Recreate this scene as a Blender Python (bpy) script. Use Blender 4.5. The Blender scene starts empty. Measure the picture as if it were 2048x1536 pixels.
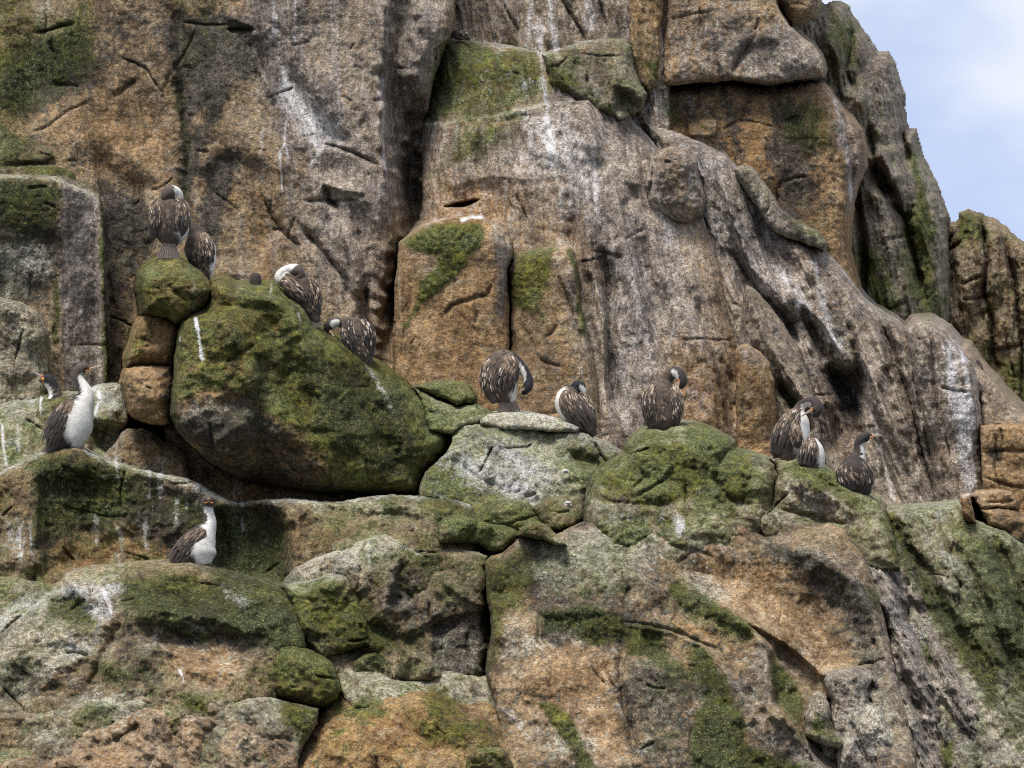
import bpy, math, random
import numpy as np
from mathutils import Vector, Matrix

SC = bpy.context.scene
COL = SC.collection

# ------------------------------------------------------------------ camera, sky, sun, exposure
PITCH = math.radians(11.0)
CAM = np.array([0.0, -35.0, -6.8])
FPX = 2048 * 166.0 / 36.0            # focal length in photograph pixels
cam_data = bpy.data.cameras.new("camera")
cam_data.lens = 166.0
cam_data.sensor_width = 36.0
cam_data.clip_start = 0.5
cam_data.clip_end = 6000.0
cam = bpy.data.objects.new("camera", cam_data)
cam.location = CAM.tolist()
cam.rotation_euler = (math.pi / 2 + PITCH, 0.0, 0.0)
COL.objects.link(cam)
SC.camera = cam

SUN_ELEV = math.radians(64.0)
SUN_AZ = math.radians(-28.0)         # measured from the camera side, towards the left
world = bpy.data.worlds.new("World")
SC.world = world
world.use_nodes = True
wt = world.node_tree
for n in list(wt.nodes):
    wt.nodes.remove(n)
def wn(t, **k):
    n = wt.nodes.new(t)
    for a, b in k.items():
        setattr(n, a, b)
    return n
w_out = wn("ShaderNodeOutputWorld")
w_bg = wn("ShaderNodeBackground")
w_sky = wn("ShaderNodeTexSky", sky_type='NISHITA')
w_sky.sun_disc = False
w_sky.sun_elevation = SUN_ELEV
w_sky.sun_rotation = math.pi + SUN_AZ * -1.0
w_sky.altitude = 0.0
w_sky.air_density = 1.0
w_sky.dust_density = 0.6
w_sky.ozone_density = 2.0
w_bg.inputs["Strength"].default_value = 0.10
tc = wn("ShaderNodeTexCoord")
mp = wn("ShaderNodeMapping")
mp.inputs["Scale"].default_value = (9.0, 9.0, 17.0)
mp.inputs["Rotation"].default_value = (0.0, 0.5, 0.3)
mp.inputs["Location"].default_value = (3.3, 0.0, 1.65)
cn = wn("ShaderNodeTexNoise")
cn.inputs["Scale"].default_value = 1.0
cn.inputs["Detail"].default_value = 5.0
cn.inputs["Roughness"].default_value = 0.5
cr = wn("ShaderNodeMapRange", interpolation_type='SMOOTHSTEP')
cr.inputs["From Min"].default_value = 0.36
cr.inputs["From Max"].default_value = 0.62
cr.inputs["To Min"].default_value = 0.46
cr.inputs["To Max"].default_value = 0.97
cm = wn("ShaderNodeMix", data_type='RGBA')
cm.inputs["B"].default_value = (6.1, 6.4, 7.05, 1.0)
sk = wn("ShaderNodeMix", data_type='RGBA', blend_type='MULTIPLY')
sk.inputs["Factor"].default_value = 1.0
sk.inputs["B"].default_value = (0.88, 0.93, 1.17, 1.0)
wt.links.new(tc.outputs["Generated"], mp.inputs["Vector"])
wt.links.new(mp.outputs[0], cn.inputs["Vector"])
wt.links.new(cn.outputs["Fac"], cr.inputs["Value"])
wt.links.new(cr.outputs[0], cm.inputs["Factor"])
wt.links.new(w_sky.outputs[0], sk.inputs["A"])
wt.links.new(sk.outputs["Result"], cm.inputs["A"])
wt.links.new(cm.outputs["Result"], w_bg.inputs["Color"])
wt.links.new(w_bg.outputs[0], w_out.inputs["Surface"])

sun_data = bpy.data.lights.new("sun", 'SUN')
sun_data.energy = 3.6
sun_data.angle = math.radians(20.0)
sun_data.color = (1.0, 0.955, 0.89)
sun = bpy.data.objects.new("sun", sun_data)
# direction towards the sun
sd_ = Vector((math.sin(SUN_AZ) * math.cos(SUN_ELEV), -math.cos(SUN_AZ) * math.cos(SUN_ELEV), math.sin(SUN_ELEV)))
sun.rotation_euler = sd_.to_track_quat('Z', 'Y').to_euler()
sun.location = (-10, -20, 30)
COL.objects.link(sun)

SC.view_settings.view_transform = 'Standard'
SC.view_settings.look = 'None'
SC.view_settings.exposure = 0.55
SC.view_settings.gamma = 1.0
SC.view_settings.use_curve_mapping = False
SC.render.engine = 'CYCLES'
SC.cycles.use_denoising = False
SC.cycles.filter_width = 1.05
SC.cycles.max_bounces = 5
SC.cycles.diffuse_bounces = 3
SC.cycles.glossy_bounces = 2

# ------------------------------------------------------------------ measuring helpers
CP, SP = math.cos(PITCH), math.sin(PITCH)
def unproject(u, v, y):
    """world point on the upright plane at distance y that the photograph shows at pixel u, v"""
    u = np.asarray(u, dtype=np.float64); v = np.asarray(v, dtype=np.float64)
    cx = (u - 1024.0) / FPX
    cy = -(v - 768.0) / FPX
    dx = cx
    dy = CP - cy * SP
    dz = SP + cy * CP
    t = (y - CAM[1]) / dy
    return CAM[0] + t * dx, y + 0 * t, CAM[2] + t * dz
def at(u, v, y):
    a = unproject(u, v, y)
    return Vector((float(a[0]), float(y), float(a[2])))
def mpp(y):
    return (y - CAM[1]) / FPX

# ------------------------------------------------------------------ numpy noise
_rng = np.random.RandomState(7)
PERM = np.concatenate([_rng.permutation(1024)] * 3).astype(np.int64)
ANG = _rng.rand(1024) * 2 * np.pi
GX, GY = np.cos(ANG).astype(np.float32), np.sin(ANG).astype(np.float32)
RA, RB, RC, RD = (_rng.rand(1024).astype(np.float32) for _ in range(4))
def _h(ix, iy, s):
    return PERM[(PERM[(ix + s * 131) & 1023] + iy) & 1023]
def pn(x, y, s=0):
    ix = np.floor(x).astype(np.int64); iy = np.floor(y).astype(np.int64)
    fx = (x - ix).astype(np.float32); fy = (y - iy).astype(np.float32)
    ux = fx * fx * fx * (fx * (fx * 6 - 15) + 10); uy = fy * fy * fy * (fy * (fy * 6 - 15) + 10)
    def g(dx, dy):
        h = _h(ix + dx, iy + dy, s)
        return GX[h] * (fx - dx) + GY[h] * (fy - dy)
    a = g(0, 0); b = g(1, 0); c = g(0, 1); d = g(1, 1)
    return 1.5 * ((a * (1 - ux) + b * ux) * (1 - uy) + (c * (1 - ux) + d * ux) * uy)
def fbm(x, y, wl, octv=4, s=0, gain=0.5, ridged=False):
    out = 0.0; amp = 1.0; tot = 0.0
    for o in range(octv):
        n = pn(x / wl + 17.3 * o, y / wl - 9.1 * o, s + o)
        if ridged:
            n = 1.0 - 2.0 * np.abs(n)
        out = out + n * amp; tot += amp
        amp *= gain; wl *= 0.48
    return out / tot
def facets(x, y, size, s=0, tilt=1.0, k=1.0):
    """chunky broken-rock relief: shallow in each chunk's middle, creased between chunks"""
    X = x / size; Y = y / size
    ix = np.floor(X).astype(np.int64); iy = np.floor(Y).astype(np.int64)
    best = None
    nb = (-2, -1, 0, 1, 2) if tilt > 1.6 else (-1, 0, 1)
    for dx in nb:
        for dy in nb:
            h = _h(ix + dx, iy + dy, s)
            px = (ix + dx + 0.15 + 0.7 * RA[h]).astype(np.float32); py = (iy + dy + 0.15 + 0.7 * RB[h]).astype(np.float32)
            ex = (X - px).astype(np.float32); ey = (Y - py).astype(np.float32)
            val = k * (ex * ex + ey * ey) + tilt * ((RC[h] - .5) * ex + (RD[h] - .5) * ey) + 0.35 * RA[(h * 7) & 1023]
            best = val if best is None else np.minimum(best, val)
    return best - 0.4

# ------------------------------------------------------------------ the lattice over which rock relief is measured
STEP = 2.3
def axis(lo, hi, far_lo, far_hi):
    core = np.arange(lo, hi, STEP)
    left = []; s = STEP; x = lo
    while x > far_lo:
        s = min(s * 1.18, 60); x -= s; left.append(x)
    right = []; s = STEP; x = core[-1]
    while x < far_hi:
        s = min(s * 1.18, 60); x += s; right.append(x)
    return np.array(left[::-1] + list(core) + right)
UA = axis(-24, 2072, -900, 2900)
VA = axis(-24, 1560, -900, 3600)
UU, VV = np.meshgrid(UA, VA)
WU = (UU + 3.0 * fbm(UU, VV, 60, 2, 3) + 1.8 * fbm(UU, VV, 13, 2, 5)).astype(np.float32)
WV = (VV + 3.0 * fbm(UU, VV, 60, 2, 8) + 1.8 * fbm(UU, VV, 13, 2, 11)).astype(np.float32)
PU = (UU + 18 * fbm(UU, VV, 85, 2, 23) + 8 * fbm(UU, VV, 26, 3, 25)).astype(np.float32)
PV = (VV + 18 * fbm(UU, VV, 85, 2, 28) + 8 * fbm(UU, VV, 26, 3, 21)).astype(np.float32)
UU = UU.astype(np.float32); VV = VV.astype(np.float32)

def window(pts, pad):
    xs = [p[0] for p in pts]; ys = [p[1] for p in pts]
    i0 = max(0, np.searchsorted(VA, min(ys) - pad) - 1); i1 = min(len(VA), np.searchsorted(VA, max(ys) + pad) + 1)
    j0 = max(0, np.searchsorted(UA, min(xs) - pad) - 1); j1 = min(len(UA), np.searchsorted(UA, max(xs) + pad) + 1)
    return slice(i0, i1), slice(j0, j1)
def seg_d2(x, y, a, b):
    ex, ey = b[0] - a[0], b[1] - a[1]
    L = ex * ex + ey * ey + 1e-6
    t = np.clip(((x - a[0]) * ex + (y - a[1]) * ey) / L, 0, 1)
    return (x - a[0] - t * ex) ** 2 + (y - a[1] - t * ey) ** 2, t
def sdist(x, y, pts):
    """signed distance to a closed outline, positive inside"""
    d2 = np.full(x.shape, 1e12, np.float32); ins = np.zeros(x.shape, bool)
    n = len(pts)
    for k in range(n):
        a = pts[k]; b = pts[(k + 1) % n]
        q, _ = seg_d2(x, y, a, b)
        d2 = np.minimum(d2, q)
        if a[1] != b[1]:
            c = ((a[1] > y) != (b[1] > y)) & (x < (b[0] - a[0]) * (y - a[1]) / (b[1] - a[1]) + a[0])
            ins ^= c
    return np.where(ins, 1, -1) * np.sqrt(d2)
def ldist(x, y, pts):
    """distance to an open line and how far along it (0..1)"""
    d2 = np.full(x.shape, 1e12, np.float32); tt = np.zeros(x.shape, np.float32)
    n = len(pts) - 1
    for k in range(n):
        q, t = seg_d2(x, y, pts[k], pts[k + 1])
        m = q < d2
        d2 = np.where(m, q, d2); tt = np.where(m, (k + t) / n, tt)
    return np.sqrt(d2), tt
def sstep(a, b, x):
    t = np.clip((x - a) / (b - a), 0, 1)
    return t * t * (3 - 2 * t)

# ------------------------------------------------------------------ object helpers
def tag(o, label=None, cat=None, group=None, kind=None):
    if label: o["label"] = label
    if cat: o["category"] = cat
    if group: o["group"] = group
    if kind: o["kind"] = kind
    return o
def mesh_obj(name, verts, faces, mat, parent=None, smooth=True, cols=None, origin=None):
    """verts in world metres; cols = {attribute: n x 4 array}"""
    verts = np.asarray(verts, dtype=np.float32)
    if origin is not None:
        verts = verts - np.array(origin, dtype=np.float32)
    me = bpy.data.meshes.new(name)
    nv = len(verts)
    me.vertices.add(nv)
    me.vertices.foreach_set("co", verts.ravel())
    if isinstance(faces, np.ndarray):
        nf, k = faces.shape
        me.loops.add(nf * k); me.polygons.add(nf)
        me.loops.foreach_set("vertex_index", faces.ravel().astype(np.int32))
        me.polygons.foreach_set("loop_start", np.arange(0, nf * k, k, dtype=np.int32))
    else:
        ls = []; st = []
        for f in faces:
            st.append(len(ls)); ls.extend(f)
        me.loops.add(len(ls)); me.polygons.add(len(faces))
        me.loops.foreach_set("vertex_index", ls)
        me.polygons.foreach_set("loop_start", st)
    me.update(calc_edges=True)
    me.polygons.foreach_set("use_smooth", np.full(len(me.polygons), smooth, dtype=bool))
    if cols:
        for k, a in cols.items():
            at_ = me.attributes.new(k, 'FLOAT_COLOR', 'POINT')
            at_.data.foreach_set("color", np.asarray(a, dtype=np.float32).ravel())
    if mat is not None:
        me.materials.append(mat)
    o = bpy.data.objects.new(name, me)
    if origin is not None:
        o.location = origin
    COL.objects.link(o)
    if parent is not None:
        o.parent = parent
        # parts are given in world metres: keep them there
        q = parent; base = Vector((0, 0, 0))
        while q is not None:
            base += q.location; q = q.parent
        o.location = Vector(o.location) - base
    return o
# ------------------------------------------------------------------ rock material (one for all of this cliff's granite)
class NT:
    def __init__(s, mat):
        s.t = mat.node_tree
        for n in list(s.t.nodes): s.t.nodes.remove(n)
    def n(s, t, ins=None, **k):
        n = s.t.nodes.new(t)
        for a, b in k.items(): setattr(n, a, b)
        for a, b in (ins or {}).items():
            if hasattr(b, "is_linked") or hasattr(b, "links"): s.t.links.new(b, n.inputs[a])
            else: n.inputs[a].default_value = b
        return n
    def math(s, op, a, b=0.0, c=0.0, clamp=False):
        n = s.n("ShaderNodeMath", {0: a, 1: b, 2: c}, operation=op); n.use_clamp = clamp
        return n.outputs[0]
    def mix(s, f, a, b, blend='MIX'):
        n = s.n("ShaderNodeMix", {"Factor": f, "A": a, "B": b}, data_type='RGBA', blend_type=blend)
        return n.outputs["Result"]
    def noise(s, vec, scale, detail=3.0, rough=0.55, dist=0.0):
        return s.n("ShaderNodeTexNoise", {"Vector": vec, "Scale": scale, "Detail": detail, "Roughness": rough, "Distortion": dist}).outputs["Fac"]
    def ss(s, v, a, b, lo=0.0, hi=1.0):
        return s.n("ShaderNodeMapRange", {"Value": v, "From Min": a, "From Max": b, "To Min": lo, "To Max": hi}, interpolation_type='SMOOTHSTEP').outputs[0]
def C(r, g, b): return (r, g, b, 1.0)

def make_rock():
    m = bpy.data.materials.new("weathered_granite"); m.use_nodes = True
    T = NT(m)
    pos = T.n("ShaderNodeNewGeometry").outputs["Position"]
    A = T.n("ShaderNodeAttribute", attribute_name="stain", attribute_type='GEOMETRY')
    B = T.n("ShaderNodeAttribute", attribute_name="tone", attribute_type='GEOMETRY')
    sa = T.n("ShaderNodeSeparateColor", {0: A.outputs["Color"]})
    sb = T.n("ShaderNodeSeparateColor", {0: B.outputs["Color"]})
    moss, guano, orange, dark = sa.outputs[0], sa.outputs[1], sa.outputs[2], A.outputs["Alpha"]
    grey, pale, run = sb.outputs[0], sb.outputs[1], sb.outputs[2]
    # vertical-run coordinates for wash streaks
    mp = T.n("ShaderNodeMapping", {"Vector": pos, "Scale": (1.0, 1.0, 0.16)}).outputs[0]
    big = T.noise(pos, 2.1, 4, 0.6, 0.4)
    med = T.noise(pos, 9.0, 5, 0.62, 0.3)
    med2 = T.noise(T.n("ShaderNodeMapping", {"Vector": pos, "Location": (7, 3, 1)}).outputs[0], 13.0, 5, 0.65, 0.2)
    fine = T.noise(pos, 55.0, 3, 0.65)
    grit = T.noise(pos, 130.0, 2, 0.7)
    streak = T.noise(mp, 22.0, 4, 0.6, 0.2)
    # bare granite: brown weathered skin
    tiny = T.noise(T.n("ShaderNodeMapping", {"Vector": pos, "Location": (3, 8, 5)}).outputs[0], 50.0, 4, 0.75)
    dots = T.noise(T.n("ShaderNodeMapping", {"Vector": pos, "Location": (11, 2, 9)}).outputs[0], 64.0, 2, 0.6)
    base = T.mix(T.ss(med, 0.32, 0.68), C(.150, .105, .060), C(.36, .272, .165))
    base = T.mix(T.ss(big, 0.4, 0.66, 0, .6), base, C(.27, .225, .175))
    def cover(attr, noise, k, w):
        v = T.math('ADD', attr, T.math('MULTIPLY', T.math('SUBTRACT', noise, 0.5), k))
        return T.ss(v, 0.5 - w, 0.5 + w)
    mn = T.math('ADD', T.math('MULTIPLY', med, 0.6), T.math('MULTIPLY', fine, 0.4))
    mn2 = T.math('ADD', T.math('MULTIPLY', med2, 0.62), T.math('MULTIPLY', fine, 0.38))
    sn = T.math('ADD', T.math('MULTIPLY', streak, 0.65), T.math('MULTIPLY', grit, 0.35))
    orc = T.mix(T.ss(med2, .35, .65), C(.235, .112, .032), C(.45, .262, .09))
    base = T.mix(T.math('MULTIPLY', cover(orange, mn, 1.8, .45), .72), base, orc)
    grc = T.mix(T.ss(T.math('ADD', T.math('MULTIPLY', streak, .5), T.math('MULTIPLY', fine, .5)), .36, .66), C(.155, .138, .126), C(.41, .37, .345))
    base = T.mix(T.math('MULTIPLY', cover(grey, T.math('ADD', T.math('MULTIPLY', sn, .5), T.math('MULTIPLY', mn2, .5)), 2.6, .42), .85), base, grc)
    # quartz and feldspar grains, dark mica
    base = T.mix(T.ss(dots, .58, .66, 0, .45), base, C(.52, .42, .27))
    base = T.mix(T.ss(dots, .42, .34, 0, .6), base, C(.07, .062, .055))
    # grey-green lichen spots
    lic = T.ss(T.math('ADD', med2, T.math('MULTIPLY', fine, .5)), .86, .93)
    base = T.mix(T.math('MULTIPLY', lic, .5), base, C(.34, .35, .31))
    # black lichen; the dark mask also carries painted shade
    dkc = T.mix(T.ss(fine, .4, .7), C(.034, .033, .03), C(.11, .104, .09))
    base = T.mix(T.math('MULTIPLY', cover(dark, T.math('ADD', T.math('MULTIPLY', med2, .6), T.math('MULTIPLY', tiny, .4)), 3.0, .2), .88), base, dkc)
    # pale crust (dried algae and droppings)
    plc = T.mix(T.ss(T.math('ADD', T.math('MULTIPLY', fine, .6), T.math('MULTIPLY', tiny, .4)), .38, .62), C(.24, .245, .18), C(.60, .595, .52))
    base = T.mix(T.math('MULTIPLY', cover(pale, T.math('ADD', T.math('MULTIPLY', T.math('ADD', med, streak), .3), T.math('MULTIPLY', T.math('ADD', fine, tiny), .2)), 3.2, .34), .8), base, plc)
    # green film, then moss cushions
    film = T.ss(T.math('ADD', moss, T.math('MULTIPLY', T.math('SUBTRACT', big, .5), .8)), .12, .75, 0, .55)
    base = T.mix(film, base, T.mix(1.0, base, C(.40, .50, .18), 'MULTIPLY'))
    mc = T.mix(T.ss(med2, .34, .66), C(.028, .040, .010), C(.150, .158, .020))
    mc = T.mix(T.ss(big, .40, .62, 0, .7), mc, T.mix(T.ss(tiny, .4, .6), C(.026, .044, .018), C(.085, .115, .050)))
    mc = T.mix(T.ss(T.math('ADD', dark, T.math('MULTIPLY', T.math('SUBTRACT', med, .5), .9)), .18, .62, 0, .8), mc, T.mix(1.0, mc, C(.30, .34, .42), 'MULTIPLY'))  # dark mask blackens moss: algae tone plus painted shade
    mc = T.mix(T.ss(dots, .57, .65, 0, .5), mc, C(.34, .27, .12))
    base = T.mix(T.math('MULTIPLY', cover(moss, T.math('ADD', T.math('MULTIPLY', med, .45), T.math('ADD', T.math('MULTIPLY', fine, .35), T.math('MULTIPLY', big, .2))), 3.4, .2), .9), base, mc)
    worn = T.ss(T.noise(T.n('ShaderNodeMapping', {'Vector': pos, 'Location': (1, 6, 4)}).outputs[0], 1.7, 3, .6, .3), .40, .60)
    # crisp light and dark of single crystals
    mic = T.math('ADD', T.math('MULTIPLY', tiny, .55), T.math('MULTIPLY', grit, .45))
    base = T.mix(1.0, base, T.mix(T.ss(mic, .38, .62), T.mix(worn, C(.68, .67, .67), C(.90, .90, .89)), T.mix(worn, C(1.24, 1.23, 1.21), C(1.08, 1.07, 1.06))), 'MULTIPLY')
    wea = T.math('ADD', T.math('MULTIPLY', big, .6), T.math('MULTIPLY', T.noise(T.n("ShaderNodeMapping", {"Vector": pos, "Scale": (1, 1, .25)}).outputs[0], 7.0, 4, .6, .6), .4))
    base = T.mix(1.0, base, T.mix(T.ss(wea, .36, .62), C(.56, .55, .56), C(1.22, 1.2, 1.16)), 'MULTIPLY')
    mott = T.noise(T.n("ShaderNodeMapping", {"Vector": pos, "Location": (5, 1, 2)}).outputs[0], 26.0, 4, .65, .3)
    base = T.mix(1.0, base, T.mix(T.ss(mott, .38, .62), C(.66, .65, .64), C(1.18, 1.17, 1.15)), 'MULTIPLY')
    # white droppings
    gc = T.mix(T.ss(fine, .3, .6), C(.46, .45, .455), C(.76, .755, .76))
    gn = T.math('ADD', T.math('MULTIPLY', streak, .3), T.math('ADD', T.math('MULTIPLY', med, .25), T.math('MULTIPLY', T.math('MULTIPLY_ADD', tiny, .5, T.math('MULTIPLY', fine, .5)), .45)))
    base = T.mix(T.math('MULTIPLY', cover(guano, gn, 2.7, .38), .75), base, gc)
    # relief
    h = T.math('ADD', T.math('MULTIPLY', fine, .55), T.math('MULTIPLY', tiny, .45))
    h = T.math('ADD', h, T.math('MULTIPLY', grit, .2))
    h = T.math('ADD', h, T.math('MULTIPLY', med2, 1.0))
    h = T.math('ADD', h, T.math('MULTIPLY', streak, T.math('MULTIPLY', grey, .8)))
    bump = T.n("ShaderNodeBump", {"Height": h, "Strength": 1.0, "Distance": 0.023})
    bs = T.n("ShaderNodeBsdfPrincipled", {"Base Color": base, "Roughness": 0.93, "Normal": bump.outputs[0], "Specular IOR Level": 0.18})
    out = T.n("ShaderNodeOutputMaterial")
    T.t.links.new(bs.outputs[0], out.inputs[0])
    return m
ROCK = make_rock()

def flat_mat(name, col, rough=.6, spec=.3, var=0.0, scale=60.0):
    m = bpy.data.materials.new(name); m.use_nodes = True
    T = NT(m)
    pos = T.n("ShaderNodeNewGeometry").outputs["Position"]
    nz = T.noise(pos, scale, 3, .6)
    c = T.mix(T.ss(nz, .3, .7), C(*[x * (1 - var) for x in col]), C(*[min(1, x * (1 + var)) for x in col]))
    bs = T.n("ShaderNodeBsdfPrincipled", {"Base Color": c, "Roughness": rough, "Specular IOR Level": spec})
    out = T.n("ShaderNodeOutputMaterial")
    T.t.links.new(bs.outputs[0], out.inputs[0])
    return m
def plumage_mat():
    m = bpy.data.materials.new("plumage"); m.use_nodes = True
    T = NT(m)
    pos = T.n("ShaderNodeNewGeometry").outputs["Position"]
    A = T.n("ShaderNodeAttribute", attribute_name="plume", attribute_type='GEOMETRY')
    nz = T.noise(pos, 70.0, 3, .6); n2 = T.noise(pos, 22.0, 3, .6)
    c = T.mix(1.0, A.outputs["Color"], T.mix(T.ss(T.math('ADD', T.math('MULTIPLY', nz, .6), T.math('MULTIPLY', n2, .4)), .35, .65), C(.72, .70, .70), C(1, 1, 1)), 'MULTIPLY')
    bump = T.n("ShaderNodeBump", {"Height": nz, "Strength": .5, "Distance": .006})
    bs = T.n("ShaderNodeBsdfPrincipled", {"Base Color": c, "Roughness": .75, "Normal": bump.outputs[0], "Specular IOR Level": .25, "Sheen Weight": .1})
    out = T.n("ShaderNodeOutputMaterial")
    T.t.links.new(bs.outputs[0], out.inputs[0])
    return m
PLUME = plumage_mat()
EYE = flat_mat("eye_dark", (.012, .01, .01), .15, .6)
SKIN_PINK = flat_mat("pink_foot_skin", (.42, .24, .18), .6, .3, .15)

def sea_mat():
    m = bpy.data.materials.new("sea_water"); m.use_nodes = True
    T = NT(m)
    pos = T.n("ShaderNodeNewGeometry").outputs["Position"]
    nz = T.noise(pos, .9, 6, .6)
    bump = T.n("ShaderNodeBump", {"Height": nz, "Strength": .8, "Distance": .4})
    bs = T.n("ShaderNodeBsdfPrincipled", {"Base Color": C(.03, .055, .06), "Roughness": .12, "Normal": bump.outputs[0]})
    out = T.n("ShaderNodeOutputMaterial")
    T.t.links.new(bs.outputs[0], out.inputs[0])
    return m
SEA = sea_mat()
# ------------------------------------------------------------------ rocks: each one is its own relief, measured over its own outline
ROCKS = []
def rock(name, pts, y, b=0.0, a=0.0, ref=None, r=26, B=.14, r2=0, B2=0, amp=1.0, flute=None, ops=(), base=None,
         label=None, cat=None, group=None, kind=None, seed=None, top=0.0, rim=0.0, sky=False, clean=False, dome=0.0):
    ROCKS.append(dict(name=name, pts=pts, y=y, b=b, a=a, ref=ref, r=r, B=B, r2=r2, B2=B2, amp=amp, flute=flute, ops=ops,
                      base=base or {}, label=label, cat=cat, group=group, kind=kind, seed=seed if seed is not None else len(ROCKS) * 17 + 5,
                      top=top, rim=rim, sky=sky, clean=clean, dome=dome))
def S(name, *a, **k):      # a piece of the setting
    rock(name, *a, kind="structure", **k)
def T(name, label, cat, *a, **k):
    rock(name, *a, label=label, cat=cat, **k)

FL = dict
# ---- far
S("far_ridge", [(1860,500),(1893,455),(1900,447),(1912,447),(1919,440),(1922,428),(1938,422),(1950,428),(1962,430),(1970,436),(1990,441),(2010,455),(2025,470),(2048,490),(2110,540),(2400,800),(2400,1300),(1850,1200),(1850,600)],
  9.9, r=16, B=.2, r2=160, B2=.3, amp=1.5, flute=(.14, 34, 84), sky=True, base=dict(moss=.34, dark=.18, pale=.24, orange=.40, grey=.35),
  ops=[('crack', [(2005,470),(2030,560),(2040,640),(2045,720),(2046,800)], 5, .3), ('crack', [(1898,450),(1905,520),(1915,600),(1925,640)], 6, .25),
       ('crack', [(1990,700),(2048,690)], 3, .12), ('crack', [(1925,600),(1990,590)], 3, .1), ('crack', [(1960,560),(1985,640),(1988,700),(2000,760)], 6, .3), ('crack', [(1965,440),(1975,520),(1968,600)], 5, .3)])
S("right_cliff", [(1500,-700),(1640,-300),(1640,8),(1655,14),(1662,6),(1680,5),(1692,12),(1700,32),(1712,42),(1718,55),(1735,75),(1748,95),(1755,108),(1776,107),(1786,125),(1795,155),(1805,190),(1808,230),(1814,262),(1830,261),(1836,284),(1843,310),(1860,345),(1875,380),(1882,400),(1893,430),(1896,450),(1898,480),(1904,560),(1902,640),(1890,720),(1890,1200),(1600,1200),(1500,300)],
  9.0, a=.0016, r=26, B=.4, r2=150, B2=.8, amp=1.5, flute=(.13, 42, 78), sky=True, base=dict(moss=.26, dark=.14, pale=.26, orange=.12, grey=.66),
  ops=[('scoop', [(1740,330),(1765,340),(1780,360),(1785,385),(1770,390),(1750,375),(1742,350)], .5, 14), ('crack', [(1735,240),(1750,330),(1745,350)], 6, .3),
       ('ridge', [(1760,300),(1772,330),(1785,370)], 14, .3), ('crack', [(1700,40),(1705,90),(1690,140),(1720,200)], 9, .3),
       ('crack', [(1780,385),(1810,440),(1830,520),(1850,600)], 9, .35), ('crack', [(1800,260),(1812,290),(1818,330)], 7, .4), ('ridge', [(1650,60),(1690,150),(1730,230)], 16, .25),
       ('crack', [(1715,380),(1720,440),(1730,520),(1725,600)], 8, .3)])
# ---- upper walls
S("cliff_wall", [(850,-700),(1340,-700),(1340,420),(850,420)], 6.2, b=-.0004, amp=.7, flute=(.14, 46, 80), base=dict(orange=.18, grey=.55, dark=.16, guano=.12),
  ops=[('crack', [(1085,-40),(1120,-10),(1160,60),(1175,90)], 4, .12), ('crack', [(1000,0),(1040,70)], 3, .06), ('crack', [(1200,0),(1215,60)], 3, .08)])
S("cliff_wall", [(-900,-700),(905,-700),(910,20),(905,62),(888,95),(868,160),(850,240),(846,400),(860,520),(870,900),(860,1300),(-900,1300)],
  5.0, b=-.0006, r=60, B=.35, amp=.75, flute=(.10, 80, 80), base=dict(orange=.30, grey=.22, dark=.22, moss=.08),
  ops=[('crack', [(790,-60),(800,60),(790,160),(800,300),(815,380),(825,480)], 26, .45), ('crack', [(825,180),(835,260),(825,360),(835,440),(820,520),(800,600),(780,720)], 26, .75),
       ('ridge', [(760,0),(775,120),(760,260),(765,360),(755,480)], 22, .18), ('scoop', [(510,-40),(560,-40),(575,120),(640,220),(690,280),(640,290),(540,170),(515,90)], .16, 20),
       ('ridge', [(512,60),(520,140),(560,210)], 8, .10), ('scoop', [(405,400),(412,345),(440,308),(475,306),(520,330),(545,400),(560,470),(520,540),(430,520)], .09, 20),
       ('crack', [(650,370),(660,400),(680,415)], 6, .15), ('crack', [(640,285),(700,305),(760,330)], 3, .08), ('ridge', [(640,365),(690,380),(740,385)], 12, .10),
       ('crack', [(600,450),(650,510),(690,560),(700,600)], 7, .14), ('ridge', [(680,440),(700,500),(712,560),(720,600)], 14, .18), ('crack', [(728,560),(735,640),(745,690)], 8, .2),
       ('crack', [(70,65),(100,60),(150,45)], 4, .12), ('crack', [(55,270),(100,250),(140,220),(190,200)], 3, .04), ('crack', [(230,195),(255,170),(270,160)], 4, .08),
       ('crack', [(520,380),(545,440),(570,470),(600,495)], 4, .08), ('ridge', [(450,30),(500,50),(515,80)], 14, .12), ('crack', [(455,60),(510,58)], 4, .14),
       ('scoop', [(-40,-40),(180,-40),(200,60),(150,190),(60,230),(-40,230)], .12, 40), ('crack', [(350,-20),(360,100),(372,220),(380,300),(370,400)], 14, .12), ('scoop', [(190,300),(300,370),(290,520),(280,800),(200,800),(190,500)], .12, 26)])
S("cliff_wall", [(1255,-700),(1322,-700),(1328,0),(1321,60),(1322,172),(1300,185),(1275,170),(1262,120),(1258,40)], 6.0, r=12, B=.15, amp=.7, flute=(.06, 30, 86), base=dict(orange=.55, dark=.22, moss=.15, grey=.2))
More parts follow.
